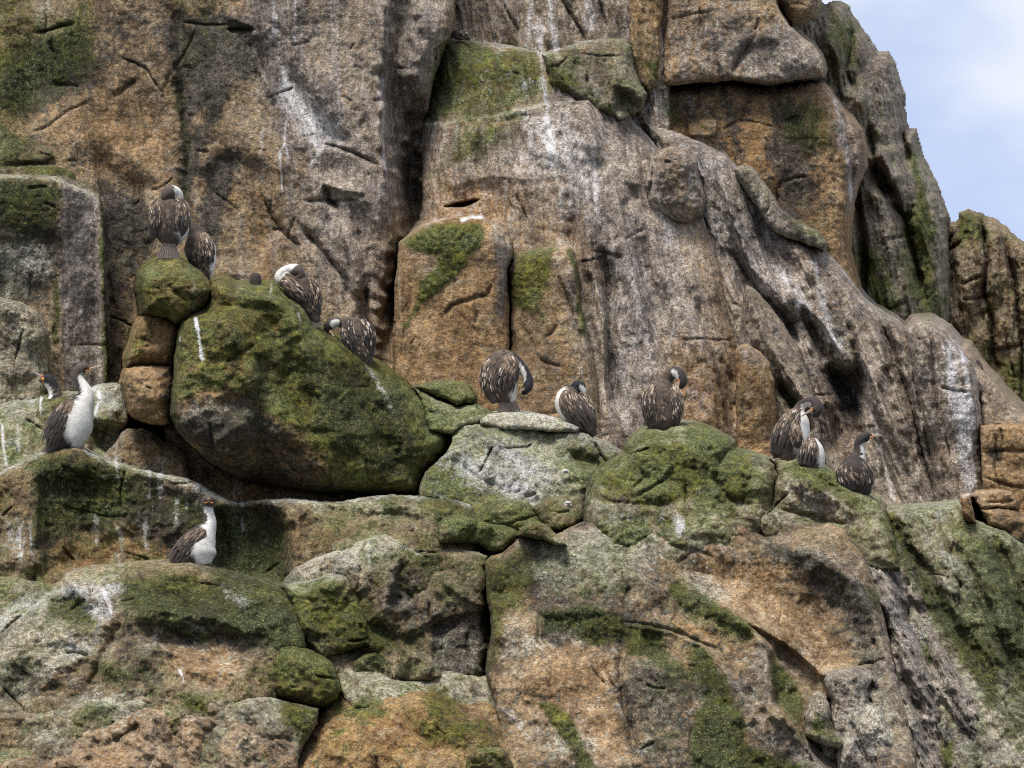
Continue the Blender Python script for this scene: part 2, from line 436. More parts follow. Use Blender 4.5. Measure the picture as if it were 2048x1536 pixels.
S("cliff_wall", [(1280,150),(1340,172),(1400,169),(1450,166),(1500,174),(1560,178),(1600,172),(1645,170),(1660,185),(1680,215),(1705,240),(1722,262),(1728,290),(1730,330),(1715,360),(1705,400),(1700,450),(1698,500),(1730,640),(1600,760),(1250,700),(1220,300)],
  6.22, b=-.0005, r=30, B=.35, r2=90, B2=.15, amp=.9, flute=(.04, 60, 85), base=dict(orange=.62, dark=.22, grey=.15, pale=.06),
  ops=[('ridge', [(1410,170),(1480,172),(1560,182)], 6, .05), ('crack', [(1550,190),(1555,260),(1560,330)], 6, .05), ('step', [(1370,235),(1435,240),(1430,275),(1380,270)], -.06, 5),
       ('scoop', [(1290,190),(1370,200),(1390,240),(1340,260),(1290,250)], .08, 12), ('crack', [(1500,180),(1480,240),(1440,260)], 4, .04), ('crack', [(1690,215),(1695,260),(1705,330),(1700,400)], 7, .14)])
S("cliff_wall", [(1330,-700),(1545,-700),(1548,-20),(1553,8),(1563,30),(1575,50),(1600,72),(1625,90),(1640,112),(1648,140),(1644,152),(1620,156),(1580,162),(1540,170),(1500,166),(1460,160),(1440,162),(1400,165),(1350,170),(1327,171),(1326,100),(1331,0)],
  6.0, b=-.0004, r=9, B=.09, r2=70, B2=.14, amp=.8, base=dict(orange=.55, grey=.36, pale=.22, dark=.16), ops=[('crack', [(1505,75),(1490,100),(1478,120),(1465,145)], 5, .10), ('scoop', [(1470,110),(1500,85),(1560,85),(1550,130),(1490,155)], .07, 14)])
T("boulder", "brown rounded boulder wedged at the skyline end of the orange wall, dark underneath", "boulder", [(1546,-120),(1640,-120),(1641,10),(1628,36),(1602,46),(1584,50),(1568,36),(1554,8)], 6.6, r=30, B=.35, amp=.8, base=dict(orange=.4, dark=.3, grey=.2), sky=True)
T("rock_block", "mossy green rock block jammed behind the top of the great buttress", "rock", [(1085,108),(1120,97),(1180,80),(1215,77),(1245,78),(1262,92),(1266,130),(1280,170),(1293,190),(1285,215),(1265,232),(1240,243),(1190,220),(1100,170)],
  5.3, b=-.002, r=30, B=.28, amp=1.1, base=dict(moss=.42, dark=.3, pale=.3, grey=.4), rim=.8, ops=[('scoop', [(1235,180),(1265,190),(1280,215),(1262,232),(1235,222)], .25, 14)])
# ---- the great buttress
T("rock_buttress", "great grey and ochre rock buttress in the middle, green top edge with pale rim", "rock", [(880,100),(890,80),(908,74),(925,70),(945,78),(1000,86),(1050,95),(1090,105),(1130,125),(1165,145),(1200,172),(1217,190),(1235,212),(1262,238),(1290,265),(1312,292),(1360,330),(1400,400),(1440,520),(1480,700),(1500,950),(1500,1300),(780,1300),(788,740),(792,560),(800,486),(840,440),(846,400),(842,330),(845,245),(862,200),(868,150)],
  4.6, b=-.0016, ref=(1000,600), r=30, B=.28, r2=160, B2=.45, amp=.65, flute=(.11, 62, 78), base=dict(orange=.42, grey=.40, pale=.10, dark=.12, guano=.10), rim=.6,
  ops=[('step', [(820,60),(1220,60),(1215,190),(1160,203),(1140,200),(1080,210),(1000,228),(900,243),(820,250)], .10, 5),
       ('slot', [(886,415),(915,404),(960,398),(948,408),(925,415)], .35, 5), ('ridge', [(1130,190),(1160,215),(1180,260),(1200,330)], 30, .14),
       ('ridge', [(1060,260),(1140,340),(1170,430),(1200,560)], 34, .12), ('crack', [(1130,150),(1150,190),(1155,208),(1120,205)], 6, .06),
       ('ridge', [(1225,330),(1240,420),(1260,520),(1300,700),(1310,850)], 26, .14), ('crack', [(1195,480),(1215,560),(1222,700),(1225,760),(1240,840)], 12, .22),
       ('ridge', [(1165,480),(1190,560),(1205,640),(1206,760),(1230,880)], 14, .16), ('crack', [(1270,450),(1300,560),(1330,700),(1350,760)], 22, .14), ('ridge', [(1380,520),(1390,620),(1420,720),(1440,900)], 24, .2),
       ('crack', [(1250,240),(1290,330),(1300,440)], 12, .1), ('scoop', [(1255,370),(1275,375),(1282,400),(1262,400)], .12, 8), ('crack', [(1340,520),(1400,640),(1455,760),(1468,860)], 16, .16),
       ('crack', [(960,250),(1040,235),(1100,230)], 5, .03), ('ridge', [(880,380),(980,350),(1080,360)], 18, .06), ('crack', [(1040,430),(1046,480)], 3, .05)])
T("rock_slope", "fluted grey rock slope running down right from the buttress below the orange wall", "rock", [(1282,238),(1330,255),(1400,283),(1450,308),(1480,338),(1520,385),(1560,440),(1620,480),(1650,500),(1672,525),(1690,545),(1720,590),(1750,618),(1790,640),(1830,680),(1900,760),(1960,830),(2000,1300),(1400,1300),(1400,560),(1380,460),(1330,330)],
  4.9, b=-.0016, a=-.0002, ref=(1600,700), r=30, B=.3, r2=120, B2=.2, amp=.75, flute=(.15, 40, 66), base=dict(grey=.66, orange=.22, dark=.2, guano=.12, moss=.05), rim=.4,
  ops=[('crack', [(1420,330),(1450,450),(1490,560),(1500,600)], 14, .2), ('crack', [(1460,500),(1520,590),(1570,640),(1600,690)], 10, .18), ('ridge', [(1430,340),(1480,470),(1540,570),(1600,640)], 16, .16),
       ('ridge', [(1560,570),(1640,640),(1680,700),(1700,760)], 16, .15), ('crack', [(1600,600),(1640,700),(1690,800),(1720,900)], 16, .25),
       ('scoop', [(1658,745),(1680,738),(1712,742),(1728,780),(1722,830),(1690,825),(1668,790)], .42, 24), ('ridge', [(1690,560),(1720,700),(1760,800),(1820,950)], 16, .22),
       ('crack', [(1760,640),(1790,720),(1830,830),(1880,1000)], 9, .35), ('crack', [(1770,730),(1785,780)], 8, .2), ('ridge', [(1740,640),(1780,760),(1830,900)], 12, .15), ('crack', [(1700,650),(1740,820),(1790,1000)], 10, .2),
       ('scoop', [(1660,820),(1700,830),(1722,860),(1720,930),(1680,960),(1650,900)], .3, 24), ('ridge', [(1560,470),(1600,520),(1620,560)], 16, .08)])
T("rock_rib", "rounded grey rock rib hanging like a roll along the edge of the fluted slope", "rock", [(1470,337),(1486,331),(1502,335),(1514,345),(1522,362),(1540,390),(1560,420),(1600,446),(1640,466),(1652,485),(1647,500),(1622,492),(1592,482),(1552,466),(1528,442),(1510,408),(1488,374),(1474,356)],
  4.98, a=.001, ref=(1550,430), r=14, B=.12, amp=.8, base=dict(moss=.2, grey=.6, pale=.15, dark=.12), rim=.3)
T("rock_outcrop", "rounded knob of rock with grey top and ochre underside, right of the buttress edge", "rock", [(1300,330),(1318,302),(1345,293),(1375,299),(1392,325),(1400,360),(1412,400),(1406,430),(1380,445),(1345,442),(1312,430),(1296,400),(1290,360)],
  4.80, b=.0010, r=40, B=.16, amp=1.2, base=dict(grey=.45, orange=.45, dark=.1), ops=[('crack', [(1312,310),(1305,350),(1296,400)], 4, .1)])
# ---- standing columns
T("rock_column", "tall ochre rock column with a slanting green moss band and a pale cap", "rock", [(800,486),(812,478),(840,458),(870,443),(905,436),(940,430),(965,432),(980,447),(1000,455),(1012,462),(1022,480),(1026,500),(1024,515),(1015,540),(1018,600),(1018,690),(1010,760),(1000,1000),(780,1000),(788,740),(790,600),(796,540)],
  3.8, b=-.0003, r=14, B=.12, r2=60, B2=.12, amp=.55, base=dict(orange=.60, grey=.12, dark=.06, moss=.03), rim=.75,
  ops=[('ramp', [(976,440),(1040,440),(1040,720),(1005,700),(985,640),(995,560),(985,500)], .006), ('crack', [(880,640),(905,610),(940,600),(975,590),(985,560)], 4, .05), ('crack', [(800,560),(812,640),(800,740)], 5, .05)])
T("rock_column", "narrower rock column with rounded mossy top, right of the taller ochre column", "rock", [(1018,540),(1030,520),(1040,506),(1070,497),(1105,492),(1135,491),(1148,505),(1155,545),(1162,620),(1180,690),(1190,730),(1206,860),(1220,1000),(990,1000),(1012,760),(1021,690),(1020,600)],
  3.9, b=-.0004, r=24, B=.2, r2=80, B2=.15, amp=.6, base=dict(orange=.52, grey=.25, moss=.15, dark=.08), rim=.5,
  ops=[('crack', [(1100,505),(1120,560),(1150,640),(1170,700)], 5, .07), ('ridge', [(1140,520),(1160,600),(1175,680)], 8, .07), ('crack', [(1040,640),(1080,720),(1130,740)], 4, .04)])
S("rock_face", [(1510,582),(1500,575),(1492,572),(1488,600),(1484,640),(1478,690),(1480,760),(1500,1300),(1700,1300),(1662,1000),(1640,860),(1625,780),(1600,700),(1560,640),(1520,590)],
  4.2, b=-.0012, r=20, B=.18, amp=1.1, flute=(.07, 30, 66), base=dict(grey=.55, dark=.3, moss=.2, orange=.1), ops=[('crack', [(1550,760),(1580,800),(1600,830),(1620,870)], 10, .3), ('ridge', [(1500,590),(1530,680),(1590,770),(1630,850)], 12, .12)])
T("rock_pillar", "short ochre rock pillar with grey pointed cap behind the preening pair", "rock", [(1473,705),(1482,692),(1496,688),(1520,705),(1540,728),(1548,760),(1552,850),(1560,960),(1568,1100),(1460,1100),(1470,960),(1474,830)],
  3.7, r=16, B=.14, r2=50, B2=.1, amp=.8, base=dict(orange=.6, grey=.15, dark=.1), rim=.5, ops=[])
T("rock_column", "grey rock column right of the pair with a broad white droppings streak down its face", "rock", [(1812,662),(1830,642),(1860,641),(1890,660),(1905,680),(1925,700),(1945,728),(1956,760),(1964,850),(1968,1000),(1972,1200),(1880,1200),(1872,1010),(1862,960),(1845,900),(1826,820),(1818,740)],
  4.1, r=20, B=.2, r2=60, B2=.15, amp=.9, flute=(.07, 32, 78), base=dict(grey=.68, orange=.22, guano=.05), rim=.4, ops=[('crack', [(1862,650),(1868,760),(1880,860)], 4, .08), ('crack', [(1815,700),(1830,760),(1850,860),(1875,980)], 5, .12)])
T("rock_block", "tan rock shoulder stepping down from the streaked column to the right edge", "rock", [(1905,690),(1916,694),(1934,697),(1945,712),(1955,730),(1968,745),(1990,765),(2002,780),(2015,795),(2030,812),(2048,832),(2110,870),(2400,1000),(2400,1300),(1930,1300),(1950,800)],
  4.4, b=-.001, r=22, B=.2, amp=1.2, base=dict(grey=.5, orange=.4, dark=.12, moss=.12), rim=.4, ops=[('crack', [(1960,780),(1958,850),(1962,1000)], 5, .12)])
T("rock_block", "orange-brown rock face with black stain at the right edge above the green ledge", "rock", [(1962,852),(2000,846),(2048,850),(2200,870),(2400,900),(2400,1300),(1960,1300),(1966,960)],
  3.9, r=12, B=.12, amp=.9, base=dict(orange=.55, dark=.16, grey=.1), ops=[('crack', [(1966,905),(2020,900),(2090,905)], 3, .07), ('crack', [(2000,850),(2005,900)], 3, .05), ('crack', [(1966,955),(2040,975),(2090,975)], 3, .06)])
# ---- left side
S("rock_wall", [(-900,225),(0,232),(30,245),(60,262),(85,285),(105,300),(110,315),(98,326),(120,334),(145,345),(152,360),(180,372),(200,392),(206,480),(-900,480)], 4.75, b=-.003, r=24, B=.22, amp=1.4, base=dict(moss=.42, dark=.4, pale=.28, grey=.2), rim=.35,
  ops=[('crack', [(0,330),(90,328),(110,318)], 5, .12)])
T("rock_pillar", "square-topped rock pillar at the left edge, green-black front and grey washed side", "rock", [(-300,352),(0,350),(60,352),(112,356),(130,364),(150,376),(175,386),(198,400),(207,430),(210,600),(216,770),(222,1000),(-300,1000)],
  3.9, r=10, B=.08, amp=.7, base=dict(orange=.25, dark=.42, moss=.2, grey=.1), rim=.65, clean=True,
  ops=[('ramp', [(119,300),(260,300),(260,1000),(119,1000)], .0045), ('ridge', [(119,365),(119,520),(124,760)], 5, .02)])
T("rock_block", "rough lichen-crusted rock lump leaning on the left pillar's foot", "rock", [(-300,585),(0,596),(40,602),(75,625),(95,660),(100,700),(96,750),(80,900),(-300,900)], 3.6, b=-.001, r=26, B=.22, amp=1.5, base=dict(dark=.45, pale=.3, moss=.25, orange=.2))
# ---- left ledges
T("rock_ledge", "pale mossy ledge behind the standing white-breasted bird", "rock", [(-300,812),(0,809),(34,802),(68,799),(96,789),(120,783),(150,785),(172,780),(205,770),(225,767),(243,771),(252,800),(260,833),(250,870),(262,960),(250,1100),(-300,1100)],
  3.0, b=-.0035, ref=(120,860), r=26, B=.16, amp=1.0, base=dict(moss=.42, pale=.40, dark=.12, guano=.1), top=.35, rim=.6,
  ops=[('crack', [(60,800),(80,850),(70,930)], 12, .08), ('scoop', [(180,850),(250,860),(240,930),(190,900)], .3, 16), ('ridge', [(190,785),(215,800),(240,830)], 16, .07)])
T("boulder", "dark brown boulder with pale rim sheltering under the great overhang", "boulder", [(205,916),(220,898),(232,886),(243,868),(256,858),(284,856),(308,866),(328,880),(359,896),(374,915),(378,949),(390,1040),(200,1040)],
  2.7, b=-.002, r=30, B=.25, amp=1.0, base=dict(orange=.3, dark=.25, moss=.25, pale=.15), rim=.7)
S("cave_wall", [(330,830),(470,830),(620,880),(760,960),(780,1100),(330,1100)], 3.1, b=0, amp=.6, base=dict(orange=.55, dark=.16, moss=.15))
STK = "stacked stones beside the great overhanging boulder"
T("stone", "middle ochre-brown stone of the stack left of the overhanging boulder", "stone", [(288,632),(305,630),(325,631),(340,637),(350,645),(357,655),(354,680),(349,710),(345,731),(308,732),(267,733),(252,738),(249,717),(258,690),(268,662),(274,645)],
  2.35, r=34, B=.3, amp=.9, base=dict(orange=.66, moss=.22, dark=.1), group=STK)
T("stone", "lowest bare brown stone of the stack, its foot on the dark rock", "stone", [(252,736),(267,730),(308,730),(340,731),(346,765),(347,813),(341,843),(330,850),(300,848),(282,842),(268,834),(256,823),(248,795),(244,765)],
  2.30, r=30, B=.26, amp=.9, base=dict(orange=.6, dark=.2, moss=.05), group=STK)
T("stone", "topmost mossy stone of the stack with two birds above it", "stone", [(275,573),(277,549),(286,535),(301,523),(321,515),(349,512),(366,516),(376,524),(393,534),(408,546),(419,562),(424,580),(419,600),(410,618),(390,630),(366,642),(352,648),(335,637),(308,631),(284,628),(279,607)],
  2.15, b=-.001, r=44, B=.42, amp=1.0, base=dict(moss=.60, orange=.5, pale=.15, dark=.08), group=STK, top=.2, ops=[('crack', [(345,580),(372,600),(400,592)], 4, .05), ('ridge', [(372,530),(385,560),(388,600)], 10, .04)])
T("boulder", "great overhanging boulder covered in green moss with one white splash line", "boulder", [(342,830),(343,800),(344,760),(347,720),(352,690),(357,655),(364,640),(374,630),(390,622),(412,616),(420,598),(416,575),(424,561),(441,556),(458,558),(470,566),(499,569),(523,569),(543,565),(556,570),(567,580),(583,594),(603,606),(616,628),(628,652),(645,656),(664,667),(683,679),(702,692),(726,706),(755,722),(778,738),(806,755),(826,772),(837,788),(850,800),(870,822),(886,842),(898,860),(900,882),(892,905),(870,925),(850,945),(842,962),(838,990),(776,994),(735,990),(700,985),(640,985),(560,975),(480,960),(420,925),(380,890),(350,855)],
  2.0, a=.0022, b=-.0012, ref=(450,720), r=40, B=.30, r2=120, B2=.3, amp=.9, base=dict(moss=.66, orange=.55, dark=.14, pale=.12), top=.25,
  ops=[('ramp', [(300,862),(376,868),(430,880),(480,845),(505,806),(524,796),(548,832),(600,882),(650,937),(705,975),(740,1000),(500,1100),(300,1100)], .0060),
       ('ridge', [(430,600),(470,680),(500,740),(516,785)], 46, .18), ('ridge', [(575,600),(612,700),(645,810),(700,950)], 26, .13), ('crack', [(520,620),(550,700),(590,800),(600,850)], 34, .14),
       ('ridge', [(424,585),(470,592),(540,600),(580,620)], 12, .07), ('crack', [(424,610),(480,612),(560,622)], 8, .06), ('scoop', [(512,716),(530,712),(545,735),(540,765),(520,770)], .1, 12),
       ('ramp', [(590,585),(620,680),(650,790),(690,900),(720,1000),(960,1000),(960,700),(700,600)], .0016), ('crack', [(700,700),(740,800),(780,900),(800,960)], 20, .10), ('ridge', [(760,760),(800,840),(830,920)], 22, .10), ('scoop', [(845,820),(870,830),(880,870),(850,880)], .1, 12)])
# ---- middle ledges
T("rock", "small moss-topped rock on the ledge left of the bird preening under its wing", "rock", [(828,774),(842,768),(859,765),(893,762),(927,765),(939,772),(948,784),(953,799),(942,808),(928,806),(913,810),(896,800),(879,795),(850,785)],
  3.15, b=-.002, r=16, B=.16, amp=.8, base=dict(moss=.62, pale=.35, dark=.15), rim=.5)
T("rock_ledge", "mossy ramp joining the overhanging boulder to the pale slab", "rock", [(826,772),(850,785),(880,800),(915,812),(950,806),(965,815),(985,826),(975,845),(930,850),(905,870),(860,860),(840,800)], 3.1, b=-.004, r=12, B=.08, amp=.9, base=dict(moss=.5, pale=.45, grey=.2), top=.3)
T("rock_slab", "thin pale-edged slab at the feet of the two birds on the central ledge", "rock", [(960,836),(972,829),(988,825),(1010,823),(1033,823),(1060,826),(1084,830),(1108,835),(1129,840),(1150,848),(1162,856),(1150,866),(1080,862),(1000,858),(960,850)],
  3.0, b=-.004, r=12, B=.1, amp=.8, base=dict(pale=.55, moss=.3, guano=.2), rim=.7, top=.2)
T("rock_slab", "broad pale green slab sloping down below the two central birds", "rock", [(905,868),(908,856),(914,849),(924,842),(945,839),(971,841),(1000,843),(1016,846),(1050,850),(1084,854),(1120,857),(1152,860),(1175,868),(1187,874),(1205,882),(1221,891),(1240,902),(1250,908),(1245,925),(1221,940),(1200,948),(1187,960),(1180,1060),(1150,1100),(870,1100),(836,1000),(842,965),(850,946),(872,926),(893,906),(903,885)],
  2.75, b=-.0042, ref=(1050,940), r=16, B=.07, amp=1.2, base=dict(pale=.48, moss=.44, grey=.15, guano=.10, dark=.14), top=.15, rim=.3,
  ops=[('crack', [(900,920),(960,960),(1010,985),(1090,1000)], 12, .08), ('ridge', [(960,870),(1020,900),(1090,930),(1180,950)], 20, .07), ('scoop', [(1140,905),(1200,915),(1210,940),(1170,940),(1145,925)], .12, 12), ('crack', [(1040,1000),(1100,1010),(1165,1010)], 8, .08),
       ('ridge', [(1120,940),(1160,955),(1170,985)], 14, .07), ('crack', [(980,930),(1040,940)], 8, .05)])
T("rock_ledge", "long ledge running under the overhang, hollowed dark green front and pale lip", "rock", [(-300,960),(0,946),(27,932),(62,915),(82,908),(100,900),(113,897),(144,890),(158,892),(171,896),(185,907),(212,920),(246,929),(287,941),(328,949),(369,956),(403,970),(420,983),(441,994),(472,1006),(499,1003),(533,998),(567,997),(615,1000),(683,1004),(725,995),(776,992),(845,994),(880,1000),(913,1002),(940,1010),(960,1040),(960,1140),(760,1260),(560,1300),(-300,1300)],
  2.05, b=-.0009, ref=(300,1020), r=14, B=.12, r2=50, B2=.1, amp=1.1, flute=(.03, 40, 85), base=dict(moss=.40, dark=.34, orange=.34, pale=.1), rim=1.0,
  ops=[('scoop', [(432,1030),(470,1012),(520,1008),(556,1030),(572,1060),(574,1110),(560,1160),(430,1170),(420,1100)], .35, 22), ('ridge', [(570,1010),(582,1070),(575,1130),(565,1165)], 10, .08), ('scoop', [(80,960),(200,945),(330,960),(400,990),(420,1120),(260,1140),(90,1150)], .16, 26),
       ('ridge', [(70,915),(76,980),(72,1060),(66,1150)], 14, .12), ('crack', [(66,1080),(70,1140),(64,1180)], 6, .1), ('ramp2', [(600,1000),(960,1000),(960,1300),(600,1300)], -.0028), ('crack', [(600,1010),(700,1030),(800,1030),(860,1050)], 10, .08), ('scoop', [(680,1040),(740,1035),(760,1060),(720,1085),(670,1080)], .1, 14)])
T("rock", "squared mossy block set in the gap below the pale slab", "rock", [(874,1060),(876,1045),(884,1038),(896,1034),(927,1032),(945,1036),(958,1041),(985,1048),(1010,1050),(1033,1061),(1040,1072),(1028,1085),(1012,1104),(990,1108),(975,1100),(957,1088),(920,1087),(879,1087)],
  1.75, r=16, B=.14, amp=1.0, base=dict(moss=.55, dark=.25, pale=.22), ops=[('crack', [(958,1042),(945,1070),(930,1086)], 5, .05)])
T("rock", "dark low stone lodged left of the squared mossy block", "rock", [(786,1064),(800,1052),(824,1046),(850,1052),(874,1058),(880,1088),(865,1094),(830,1092),(800,1080)], 1.85, r=14, B=.12, amp=1.0, base=dict(dark=.4, moss=.35, pale=.15))
T("rock_slab", "small tilted tan slab resting on the crest of the big right-hand rock", "rock", [(1036,1072),(1040,1058),(1055,1050),(1075,1044),(1092,1050),(1108,1064),(1122,1078),(1132,1090),(1112,1090),(1090,1080),(1062,1076)], 1.35, r=9, B=.07, amp=.7, base=dict(orange=.3, moss=.35, pale=.15), rim=.4)
T("boulder", "green lump of boulder bulging out at the lower end of the pale slab", "boulder", [(955,1046),(965,1030),(976,1012),(990,1003),(1015,999),(1040,998),(1056,1004),(1066,1016),(1085,1040),(1090,1060),(1060,1072),(1030,1062),(990,1052)], 2.0, b=-.001, r=26, B=.2, amp=1.0, base=dict(moss=.55, pale=.42, dark=.1))
T("rock", "green rock tucked in the dark corner left of the mossy boulder's foot", "rock", [(1062,1016),(1090,1000),(1130,992),(1166,990),(1170,1010),(1168,1040),(1150,1052),(1120,1058),(1095,1056),(1078,1040)], 2.05, b=-.002, r=16, B=.12, amp=1.0, base=dict(moss=.5, dark=.3, pale=.3))
# ---- right foreground
T("boulder", "big mossy boulder under the bird that bends its dark neck to its breast", "boulder", [(1166,1040),(1166,1030),(1169,1000),(1172,980),(1178,960),(1188,942),(1210,928),(1234,914),(1250,904),(1253,890),(1262,874),(1276,863),(1290,857),(1310,855),(1327,858),(1345,848),(1365,843),(1392,846),(1423,857),(1450,871),(1466,884),(1470,898),(1502,905),(1532,915),(1552,930),(1557,950),(1550,977),(1548,1010),(1530,1060),(1480,1120),(1200,1120)],
  1.9, b=-.0027, ref=(1340,960), r=40, B=.22, r2=120, B2=.22, amp=1.15, base=dict(moss=.50, pale=.40, dark=.16, orange=.12), top=.3, rim=.3,
  ops=[('crack', [(1470,890),(1440,920),(1430,960),(1460,1000),(1500,1010)], 8, .10), ('ridge', [(1480,920),(1510,950),(1520,990)], 24, .10), ('crack', [(1262,890),(1300,880),(1320,868)], 5, .05), ('ridge', [(1290,890),(1250,930),(1220,970)], 22, .08), ('crack', [(1200,1000),(1280,1010),(1360,1010)], 9, .06)])
T("boulder", "mossy boulder at the feet of the preening pair and the bird looking right", "boulder", [(1543,1010),(1548,975),(1556,950),(1552,932),(1540,918),(1560,913),(1594,915),(1621,922),(1649,934),(1669,949),(1690,966),(1710,980),(1734,987),(1758,1000),(1768,1014),(1774,1035),(1790,1080),(1800,1140),(1600,1140),(1510,1060),(1512,1030),(1524,1016)],
  1.95, b=-.0026, ref=(1640,1000), r=30, B=.18, amp=1.1, base=dict(moss=.46, pale=.4, grey=.2, orange=.12, dark=.1), top=.25,
  ops=[('ridge', [(1575,960),(1620,965),(1670,1000),(1720,1040)], 22, .12), ('crack', [(1570,940),(1620,945),(1660,970),(1700,1000)], 7, .08), ('crack', [(1545,1015),(1600,1030),(1660,1044),(1710,1050)], 6, .08)])
T("rock_ledge", "bright yellow-green ledge with white crust at the right edge", "rock", [(1766,1020),(1780,1014),(1820,1010),(1850,1009),(1878,1006),(1905,1003),(1915,1003),(1935,1020),(1945,1036),(1968,1046),(1990,1055),(2011,1061),(2031,1075),(2048,1090),(2110,1140),(2400,1300),(2400,2200),(2000,2200),(1780,1120)],
  2.3, b=-.0035, ref=(1850,1080), r=24, B=.2, r2=100, B2=.2, amp=1.2, flute=(.07, 40, 62), base=dict(moss=.44, pale=.42, dark=.24, grey=.25), top=.3, rim=.5,
  ops=[('crack', [(1780,1030),(1800,1080),(1850,1140),(1890,1230),(1950,1320)], 14, .22), ('ridge', [(1880,1060),(1930,1100),(1980,1200),(2020,1320)], 22, .16), ('crack', [(1920,1080),(1960,1180),(2000,1280),(2048,1380)], 14, .2), ('crack', [(1985,1070),(2030,1180),(2060,1300)], 16, .2)])
T("rock", "small orange stub of rock with a white cap on the yellow-green ledge", "rock", [(1924,1000),(1926,996),(1938,993),(1941,1000),(1946,1020),(1952,1045),(1936,1042),(1926,1028)], 2.2, r=8, B=.06, amp=.4, base=dict(orange=.75), rim=.9)
T("rock", "brown flat-topped rock just right of the orange stub at the right edge", "rock", [(1944,994),(1952,984),(1975,981),(2000,980),(2020,984),(2034,1002),(2033,1016),(2020,1021),(1990,1015),(1970,1020),(1962,1018)], 2.75, r=10, B=.1, amp=.9, base=dict(orange=.5, dark=.2, pale=.1), rim=.3)
T("rock", "dark brown rock below the flat-topped one, green at its foot", "rock", [(1962,1019),(1990,1017),(2018,1020),(2048,1030),(2150,1080),(2150,1200),(2048,1120),(2010,1066),(1975,1050)], 2.65, r=14, B=.14, amp=1.0, base=dict(orange=.42, dark=.42, moss=.1))
# the big right slab and the slopes right of it
T("rock_slope", "long fluted grey slope falling to the lower right corner with dark green bands", "rock", [(1700,1110),(1712,1080),(1730,1058),(1760,1040),(1780,1056),(1800,1090),(1830,1130),(1850,1180),(1870,1240),(1900,1290),(1930,1340),(1960,1375),(1985,1400),(2000,1450),(2012,1500),(2030,1600),(2200,2300),(1600,2300),(1700,1500),(1740,1300)],
  1.35, b=-.0030, a=.0016, ref=(1800,1300), r=26, B=.3, r2=90, B2=.25, amp=1.2, flute=(.20, 36, 62), base=dict(grey=.70, orange=.16, moss=.14, dark=.20, pale=.26),
  ops=[('ridge', [(1740,1160),(1790,1260),(1830,1380),(1870,1500)], 26, .16), ('crack', [(1800,1190),(1850,1300),(1890,1420),(1930,1540)], 14, .2), ('crack', [(1755,1230),(1800,1340),(1850,1460),(1880,1540)], 12, .16), ('ridge', [(1700,1340),(1740,1420),(1790,1540)], 22, .12), ('ridge', [(1880,1270),(1920,1380),(1960,1500)], 22, .14)])
T("rock", "immense tan rock filling the lower right with smooth sandy hollow and green streaks", "rock", [(971,1148),(970,1135),(971,1124),(982,1113),(1002,1108),(1019,1093),(1036,1076),(1060,1072),(1094,1078),(1132,1059),(1159,1047),(1187,1040),(1221,1034),(1269,1026),(1310,1014),(1400,1005),(1500,1015),(1512,1062),(1530,1075),(1560,1070),(1600,1050),(1656,1045),(1690,1060),(1720,1100),(1745,1150),(1765,1220),(1790,1340),(1830,1500),(1900,2300),(1060,2300),(990,1400),(972,1350),(975,1305),(982,1264),(982,1230),(975,1196)],
  1.0, b=-.0030, ref=(1250,1260), r=22, B=.10, r2=110, B2=.16, amp=.85, base=dict(orange=.40, pale=.18, moss=.22, dark=.34, grey=.12), top=.10,
  ops=[('scoop', [(1330,1130),(1420,1120),(1560,1130),(1680,1200),(1730,1300),(1730,1350),(1640,1350),(1560,1290),(1500,1240),(1400,1170)], .28, 60),
       ('ridge', [(1540,1085),(1620,1110),(1700,1160),(1750,1240),(1770,1330)], 26, .16), ('ridge', [(1348,1178),(1430,1215),(1505,1257),(1536,1300),(1540,1350),(1545,1407),(1600,1455),(1640,1520)], 18, .20),
       ('scoop', [(1545,1300),(1570,1290),(1620,1350),(1660,1400),(1680,1540),(1640,1500),(1600,1440),(1555,1410)], .22, 24), ('crack', [(1245,1240),(1255,1180),(1262,1175)], 5, .07), ('crack', [(1245,1243),(1320,1255),(1380,1275),(1440,1300)], 5, .09),
       ('step', [(1245,1250),(1350,1270),(1440,1300),(1500,1370),(1560,1460),(1600,1560),(1280,1560),(1242,1400)], .05, 14), ('crack', [(1242,1270),(1240,1360),(1248,1420),(1262,1460),(1270,1536)], 8, .12), ('step', [(1500,1250),(1545,1300),(1550,1400),(1620,1500),(1700,1600),(1760,1600),(1740,1400),(1640,1350),(1570,1290)], .18, 12), ('ridge', [(1290,1300),(1330,1400),(1350,1540)], 34, .12), ('ridge', [(1250,1250),(1330,1262),(1400,1290),(1450,1340)], 14, .07), ('scoop', [(1080,1232),(1230,1232),(1240,1290),(1160,1330),(1085,1290)], .07, 12), ('ridge', [(990,1120),(985,1200),(990,1300)], 22, .10), ('scoop', [(1180,1060),(1340,1040),(1400,1090),(1260,1120)], .07, 24), ('ridge', [(1120,1100),(1260,1150),(1340,1190)], 26, .08),
       ('ridge', [(1050,1230),(1075,1290),(1100,1400)], 40, .08), ('crack', [(1075,1222),(1078,1260),(1075,1300)], 5, .05), ('crack', [(1360,1060),(1380,1080),(1430,1050),(1500,1080)], 6, .08), ('crack', [(1350,1130),(1390,1100),(1430,1115)], 5, .05), ('ridge', [(1362,1040),(1368,1060),(1360,1075)], 12, .05),
       ('crack', [(1540,1300),(1545,1360),(1560,1420)], 7, .14), ('ridge', [(1420,1310),(1470,1370),(1520,1450),(1560,1540)], 22, .09)])
